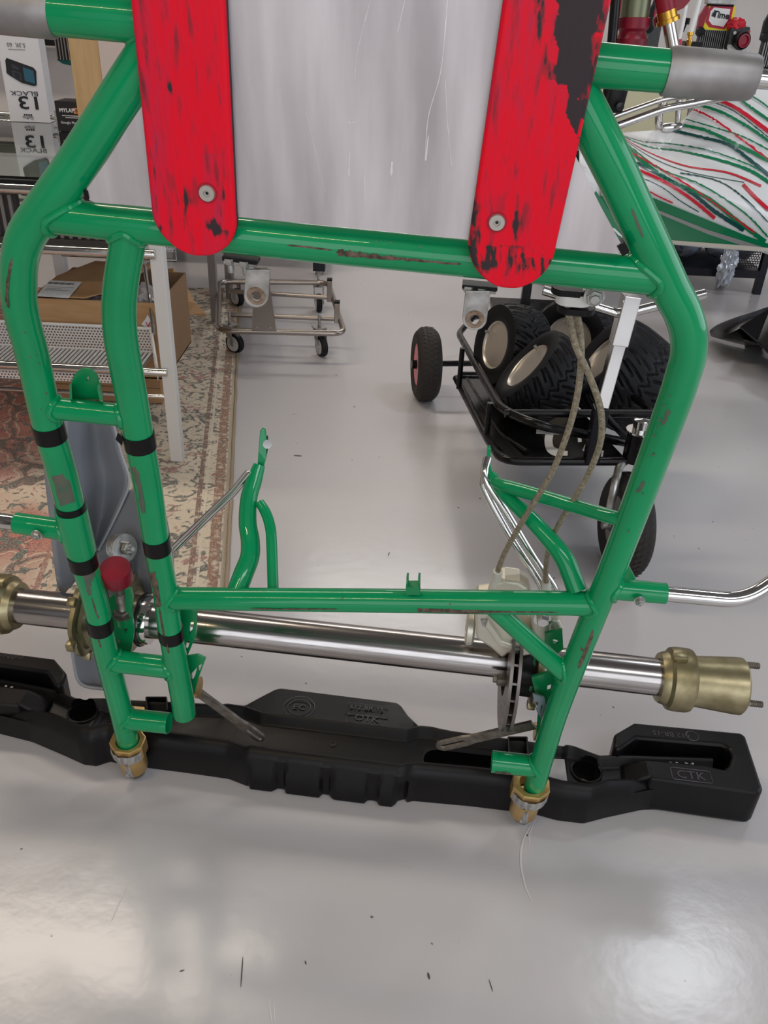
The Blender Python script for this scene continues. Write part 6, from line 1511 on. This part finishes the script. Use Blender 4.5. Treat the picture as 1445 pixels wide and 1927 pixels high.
# ---------------------------------------------------------------- radiators with printed covers on the back wall
yw = 4.2
def wall_rad(u0, u1, vt, vm, vb, label, printed=True, skew=0):
    a_ = PY(u0, vm, yw); b3_ = PY(u1, vm, yw); w_ = (b3_ - a_).length; zb_ = PY(u0 - 12, vb, yw).z; z1 = PY(u0, vm, yw).z; z2 = PY(u0, vt, yw).z
    xc = (a_.x + b3_.x) / 2; t = thing('wall_radiator', (xc, yw, zb_), label, 'radiator', 'engine radiators hung in front of the back wall')
    B = BM(); B.box((xc, yw + .03, (zb_ + z1) / 2), (w_, .03, z1 - zb_), bev=.001); put('core', B, RADF, t, smooth=0)
    B = BM()
    for i in range(13): B.box((xc - w_/2 + w_ * (i + .5) / 13, yw + .008, (zb_ + z1) / 2), (w_ / 13 * .35, .012, z1 - zb_))
    put('tube_rows', B, RADS if u0 > 1390 else mat('dark_silver_fins', '7c7c7c', .4, .6), t, smooth=0, kind='stuff')
    B = BM(); B.box((xc, yw + .03, zb_ - .012), (w_ + .02, .05, .03), bev=.004); put('end_tank', B, BLACKP, t, smooth=0)
    def q(fx, fz): return Vector((xc - w_/2 + w_ * fx, 0, z1 + (z2 - z1) * fz))
    def plate(name, pts, y, m, th=.003, label=None):
        B = BM(); B.prism([Vector((p.x, y, p.z)) for p in [q(*k) for k in pts]], depthv=(0, th, 0)); return put(name, B, m, t, smooth=0, label=label)
    plate('cover_plate', [(-.02, -.02), (1.05, -.02), (1.15, .4), (1.1, 1.0), (.0, 1.0), (-.06, .4)], yw + .004, YEL if printed else mat('navy_print', '20234a', .4), .012)
    if printed:
        plate('printed_field', [(.10, .30), (.28, .10), (.85, .04), (1.02, .38), (1.02, .97), (.22, 1.0), (.10, .78)], yw + .001, MAG)
        plate('printed_field', [(.20, .36), (.36, .20), (.80, .14), (.92, .42), (.92, .86), (.30, .90), (.20, .74)], yw - .001, WHITEPR)
        plate('printed_emblem', [(.24, .56), (.34, .52), (.40, .56), (.43, .66), (.38, .74), (.33, .70), (.26, .70), (.30, .66), (.24, .63), (.30, .60)], yw - .002, INK, .001)
        text('lettering', 'Time', Vector((q(.62, .6).x, yw - .002, q(.62, .6).z)), Vector((1, 0, -.08)), (0, 0, 1), w_ * .30, INK, t, bold=.0012)
    else:
        plate('printed_field', [(.10, .30), (.28, .10), (.85, .04), (1.02, .38), (1.02, .97), (.22, 1.0), (.10, .78)], yw + .001, YEL)
        plate('printed_field', [(.2, .32), (.35, .2), (.85, .14), (1.0, .42), (1.0, .97), (.28, 1.0), (.2, .78)], yw - .001, MAG)
    B = BM(); B.box((xc, yw + .01, z2 + .012), (w_ * 1.05, .05, .02), bev=.004); put('top_tank', B, ALU2, t, smooth=0)
    B = BM(); B.tube([(xc - w_ * .5, yw - .004, z2), (xc + w_ * .5, yw - .004, z2)], .004, 8); put('top_spring', B, BLACKP, t)
    B = BM(); p = q(-.06, .5); B.prism([Vector((x, yw, z)) for x, z in ((p.x - .012, z1 - .02), (p.x + .012, z1 + .0), (p.x + .02, z2), (p.x + .008, z2), (p.x - .012, z1 + .05))], depthv=(0, .02, 0)); put('side_bracket', B, DKRED if printed else BLACKP, t, smooth=0)
    for s_ in (-1,): B = BM(); B.lathe((xc - w_ * .54, yw - .002, z1 - .01), (0, -1, 0), [(0, .02), (.012, .018), (.014, 0)], 20); put('rubber_mount', B, BLACKP, t)
    # hanging hook up to the wall
    B = BM(); B.tube([(xc, yw + .03, z2), (xc, yw + .03, z2 + .25), (xc, WY1 - .01, z2 + .3)], .006, 8); put('hanger', B, ZINC, t)
    return t
wall_rad(1320, 1370, 8, 55, 100, 'radiator with a white, crimson and yellow cover lettered in black')
wall_rad(1442, 1500, 15, 66, 125, 'radiator with a navy and yellow cover at the right edge of the photo', printed=False)
wall_rad(1222, 1246, 0, 48, 105, 'dark radiator core half hidden behind the brass-collared steering shaft', printed=False)
# carburettor with red filter neck next to the lettered radiator
cu = PY(1392, 70, 4.15); crb = thing('carburettor', (cu.x, cu.y, cu.z - .06), 'black carburettor with a red bell mouth and red pump, right of the lettered radiator', 'carburettor')
B = BM(); B.box(PY(1386, 72, 4.17), (.085, .05, .09), bev=.008); put('carburettor_body', B, mat('dark_grey_casting', '3a3c3e', .4, .4), crb, smooth=0)
B = BM(); c_ = PY(1396, 76, 4.12); B.lathe(c_, (.25, -1, -.1), [(-.02, .03), (0, .034), (.012, .034), (.014, .030), (.004, .026), (-.005, .022), (-.005, 0)], 32); put('bell_mouth', B, BLACKP, crb)
B = BM(); B.lathe(c_ + Vector((.003, -.008, 0)), (.25, -1, -.1), [(0, .0), (0, .022), (.006, .027), (.008, .027), (.0085, .021), (.001, .018)], 32); put('red_ring', B, DKRED, crb)
lump('red_pump', PY(1386, 48, 4.17), .038, .03, .03, REDS, None, None, 3, crb, .18, 3)
B = BM(); B.prism([PY(u, v, 4.14) for u, v in [(1369, 84), (1376, 84), (1386, 94), (1395, 95), (1404, 86), (1406, 92), (1400, 103), (1372, 101), (1368, 90)]], depthv=(0, .006, 0)); put('mount_plate', B, ALU2, crb, smooth=0)
B = BM(); B.tube([PY(1408, 62, 4.15), PY(1410, 57, 4.15)], .006, 10); put('red_cap', B, REDS, crb)
for (u, v) in ((1382, 62), (1400, 64)): B = BM(); B.hexa(PY(u, v, 4.13), (0, -1, 0), .008, .006); put('bolt', B, ZINC, crb)
# left: radiator hanging behind the cardboard box
yl = 3.2
rl_ = thing('wall_radiator', (PY(122, 100, yl).x, yl, PY(122, 118, yl).z), 'black ribbed radiator with a printed foot, between camera carton and tall cardboard box', 'radiator', 'engine radiators hung in front of the back wall')
x0_ = PY(105, 100, yl).x; x1_ = PY(150, 100, yl).x; zb_ = PY(110, 112, yl).z; zt2 = zb_ + .3
B = BM(); B.box(((x0_ + x1_) / 2, yl + .02, (zb_ + zt2) / 2), (x1_ - x0_, .03, zt2 - zb_)); put('core', B, BLACKD, rl_, smooth=0)
B = BM()
for i in range(8): B.box((x0_ + (x1_ - x0_) * (i + .5) / 8, yl, (zb_ + zt2) / 2), ((x1_ - x0_) / 8 * .3, .012, zt2 - zb_))
put('tube_rows', B, GST, rl_, smooth=0, kind='stuff')
B = BM(); B.prism([Vector((x0_, yl - .004, zb_)), Vector((x1_, yl - .004, zb_)), Vector((x1_, yl - .004, zb_ - .022)), Vector((x0_ + .02, yl - .004, zb_ - .012))], depthv=(0, .04, 0)); put('end_tank', B, FTEAL, rl_, smooth=0)
B = BM(); B.tube([(x0_ + .03, yl + .02, zt2), (x0_ + .03, yl + .02, zt2 + .1), (x0_ + .03, WY1 - .01, zt2 + .2)], .006, 8); put('hanger', B, ZINC, rl_)
# black shelf edge behind camera carton
sa = PY(60, 76, 3.65); B = BM(); B.box((sa.x - .1, 3.70, sa.z), (.45, .1, .03)); sh2 = put('wall_shelf', B, BLACKP, None, label='narrow black shelf behind the white camera carton', cat='shelf', smooth=0)
B = BM(); B.box((sa.x - .25, 3.80, sa.z * .5), (1.2, .04, sa.z)); put('partition', B, WALL, None, kind='structure', smooth=0)

# ---------------------------------------------------------------- black rack with mesh and bagged parts
rk = FL(1422, 553); ry = rk.y; rkx = rk.x
rack = thing('black_rack', (rkx - .5, ry + .2, 0), 'black steel rack with mesh side, holding bagged parts below the striped panel', 'rack')
zs = PY(1350, 512, ry).z
for x, y in ((rkx, ry), (rkx - 1.0, ry), (rkx - .02, ry + .4), (rkx - 1.0, ry + .4)):
    B = BM(); B.box((x, y, .28), (.032, .032, .56), bev=.001); put('rack_leg', B, NAVY, rack, smooth=0)
B = BM(); B.box((rkx - .5, ry, zs), (1.0, .03, .035)); B2 = BM(); B2.box((rkx - .5, ry + .2, zs + .012), (1.0, .4, .008)); put('shelf_rail', B, NAVY, rack, smooth=0); B = BM(); B.box((rkx - .5, ry + .40, .34), (.97, .006, .44)); put('back_sheet', B, mat('dark_slate_sheet', '2c3240', .5), rack, smooth=0); put('shelf_board', B2, NAVY, rack, smooth=0)
B = BM(); B.box((rkx - .5, ry + .2, .57), (1.05, .44, .02)); put('rack_top', B, NAVY, rack, smooth=0)
xm_ = PY(1408, 500, ry + .01).x
perf('wire_mesh', (rkx - .14, ry + .02, zs + .02), (rkx - .016, ry + .02, zs + .02), (rkx - .016, ry + .02, .56), (rkx - .14, ry + .02, .56), .012, rack, MESHB)
DKB = mat('dark_slate_parts', '3b4254', .45)
for i, (u, v, rx_, lb) in enumerate(((1287, 487, .085, 'clear bag of dark parts on the black rack, leftmost of the bags'), (1345, 488, .07, 'clear bag of dark parts in the middle of the black rack shelf'), (1395, 485, .075, 'clear bag of dark parts next to the rack mesh'))):
    c_ = PY(u, v, ry + .16); c_.z = zs + .018 + .088
    o = lump('parts_bag', c_, rx_ * .88, .07, .075, BAG, lb, 'bag', i + 3, None, .16, 2.2)
    lump('bagged_parts', c_ + Vector((0, 0, -.01)), rx_ * .74, .055, .06, DKB, None, None, i + 9, o, .3, 3)
c_ = PY(1366, 512, ry - .055); c_.z = PY(1358, 530, ry - .055).z
lump('parts_bag', c_ + Vector((0, 0, .075)), .035, .03, .085, mat('silver_clear_bag', 'cfd5de', .12, .3, trans=.4, bump=1.0, bscale=45), 'crumpled clear bag end hanging over the front rail of the black rack', 'bag', 21, None, .55, 3.2)

# ---------------------------------------------------------------- black bodywork lying on the floor at the right
fp = FL(1440, 690)
BLG = mat('black_gloss_bodywork', '0b090b', .3, spec=.3, var='100e10', vscale=3)
fb = thing('black_fairing', (fp.x, fp.y + .2, 0), 'pointed black glossy fairing lying on the floor at the right edge of the photo', 'fairing')
def fpt(u, v, z): return FL(u, v, z)
top_ = [(1336, 622, .05), (1352, 611, .08), (1385, 598, .12), (1420, 587, .15), (1450, 577, .18), (1560, 545, .24)]
mid_ = [(1337, 628, .03), (1360, 632, .10), (1392, 618, .14), (1425, 605, .16), (1450, 600, .20), (1560, 575, .28)]
low_ = [(1338, 632, .012), (1358, 638, .015), (1400, 648, .015), (1425, 646, .03), (1450, 655, .04), (1560, 700, .04)]
rows = [[fpt(*p) for p in cat_rom(r, 5)] for r in (top_, mid_, low_)]
cols = [cat_rom([tuple(r[j]) for r in rows], 5) for j in range(len(rows[0]))]
B = BM(); B.grid([[Vector(p) for p in c] for c in cols]); put('fairing_nose', B, BLG, fb, smooth=50, solid=.004)
B = BM(); B.prism([fpt(1392, 614, .20), fpt(1450, 578, .24), fpt(1580, 560, .26), fpt(1580, 730, .14), fpt(1445, 662, .15), fpt(1425, 642, .16)], depthv=(0, 0, -.006)); put('fairing_panel', B, BLG, fb, smooth=0, bevel=.002)
B = BM(); B.prism([fpt(1400, 640, .15), fpt(1430, 648, .14), fpt(1436, 652, .0), fpt(1402, 652, .0)], depthv=(0, .006, 0)); put('fairing_foot', B, BLG, fb, smooth=0)
B = BM(); B.box(fpt(1560, 640, .09), (.35, .3, .18), bev=.02); put('fairing_core', B, BLG, fb, smooth=0)
# black stand post behind the right skid pad
pq = FL(992, 600); B = BM(); B.box((pq.x, pq.y + .15, .0), (.001, .001, .001)); B.b.free()
ps = FL(985, 590); pstand = thing('black_stand', (ps.x, ps.y, 0), 'black square steel post behind the tyre trolley, seen below the right skid pad', 'stand')
B = BM(); pz = ZAT(ps, 500); B.box((ps.x + .0, ps.y, .35), (.036, .036, .70), bev=.002); put('post', B, BLACKT, pstand, smooth=0)
B = BM(); B.box((ps.x + .02, ps.y - .0, .01), (.3, .3, .02), bev=.003); put('base', B, BLACKT, pstand, smooth=0)
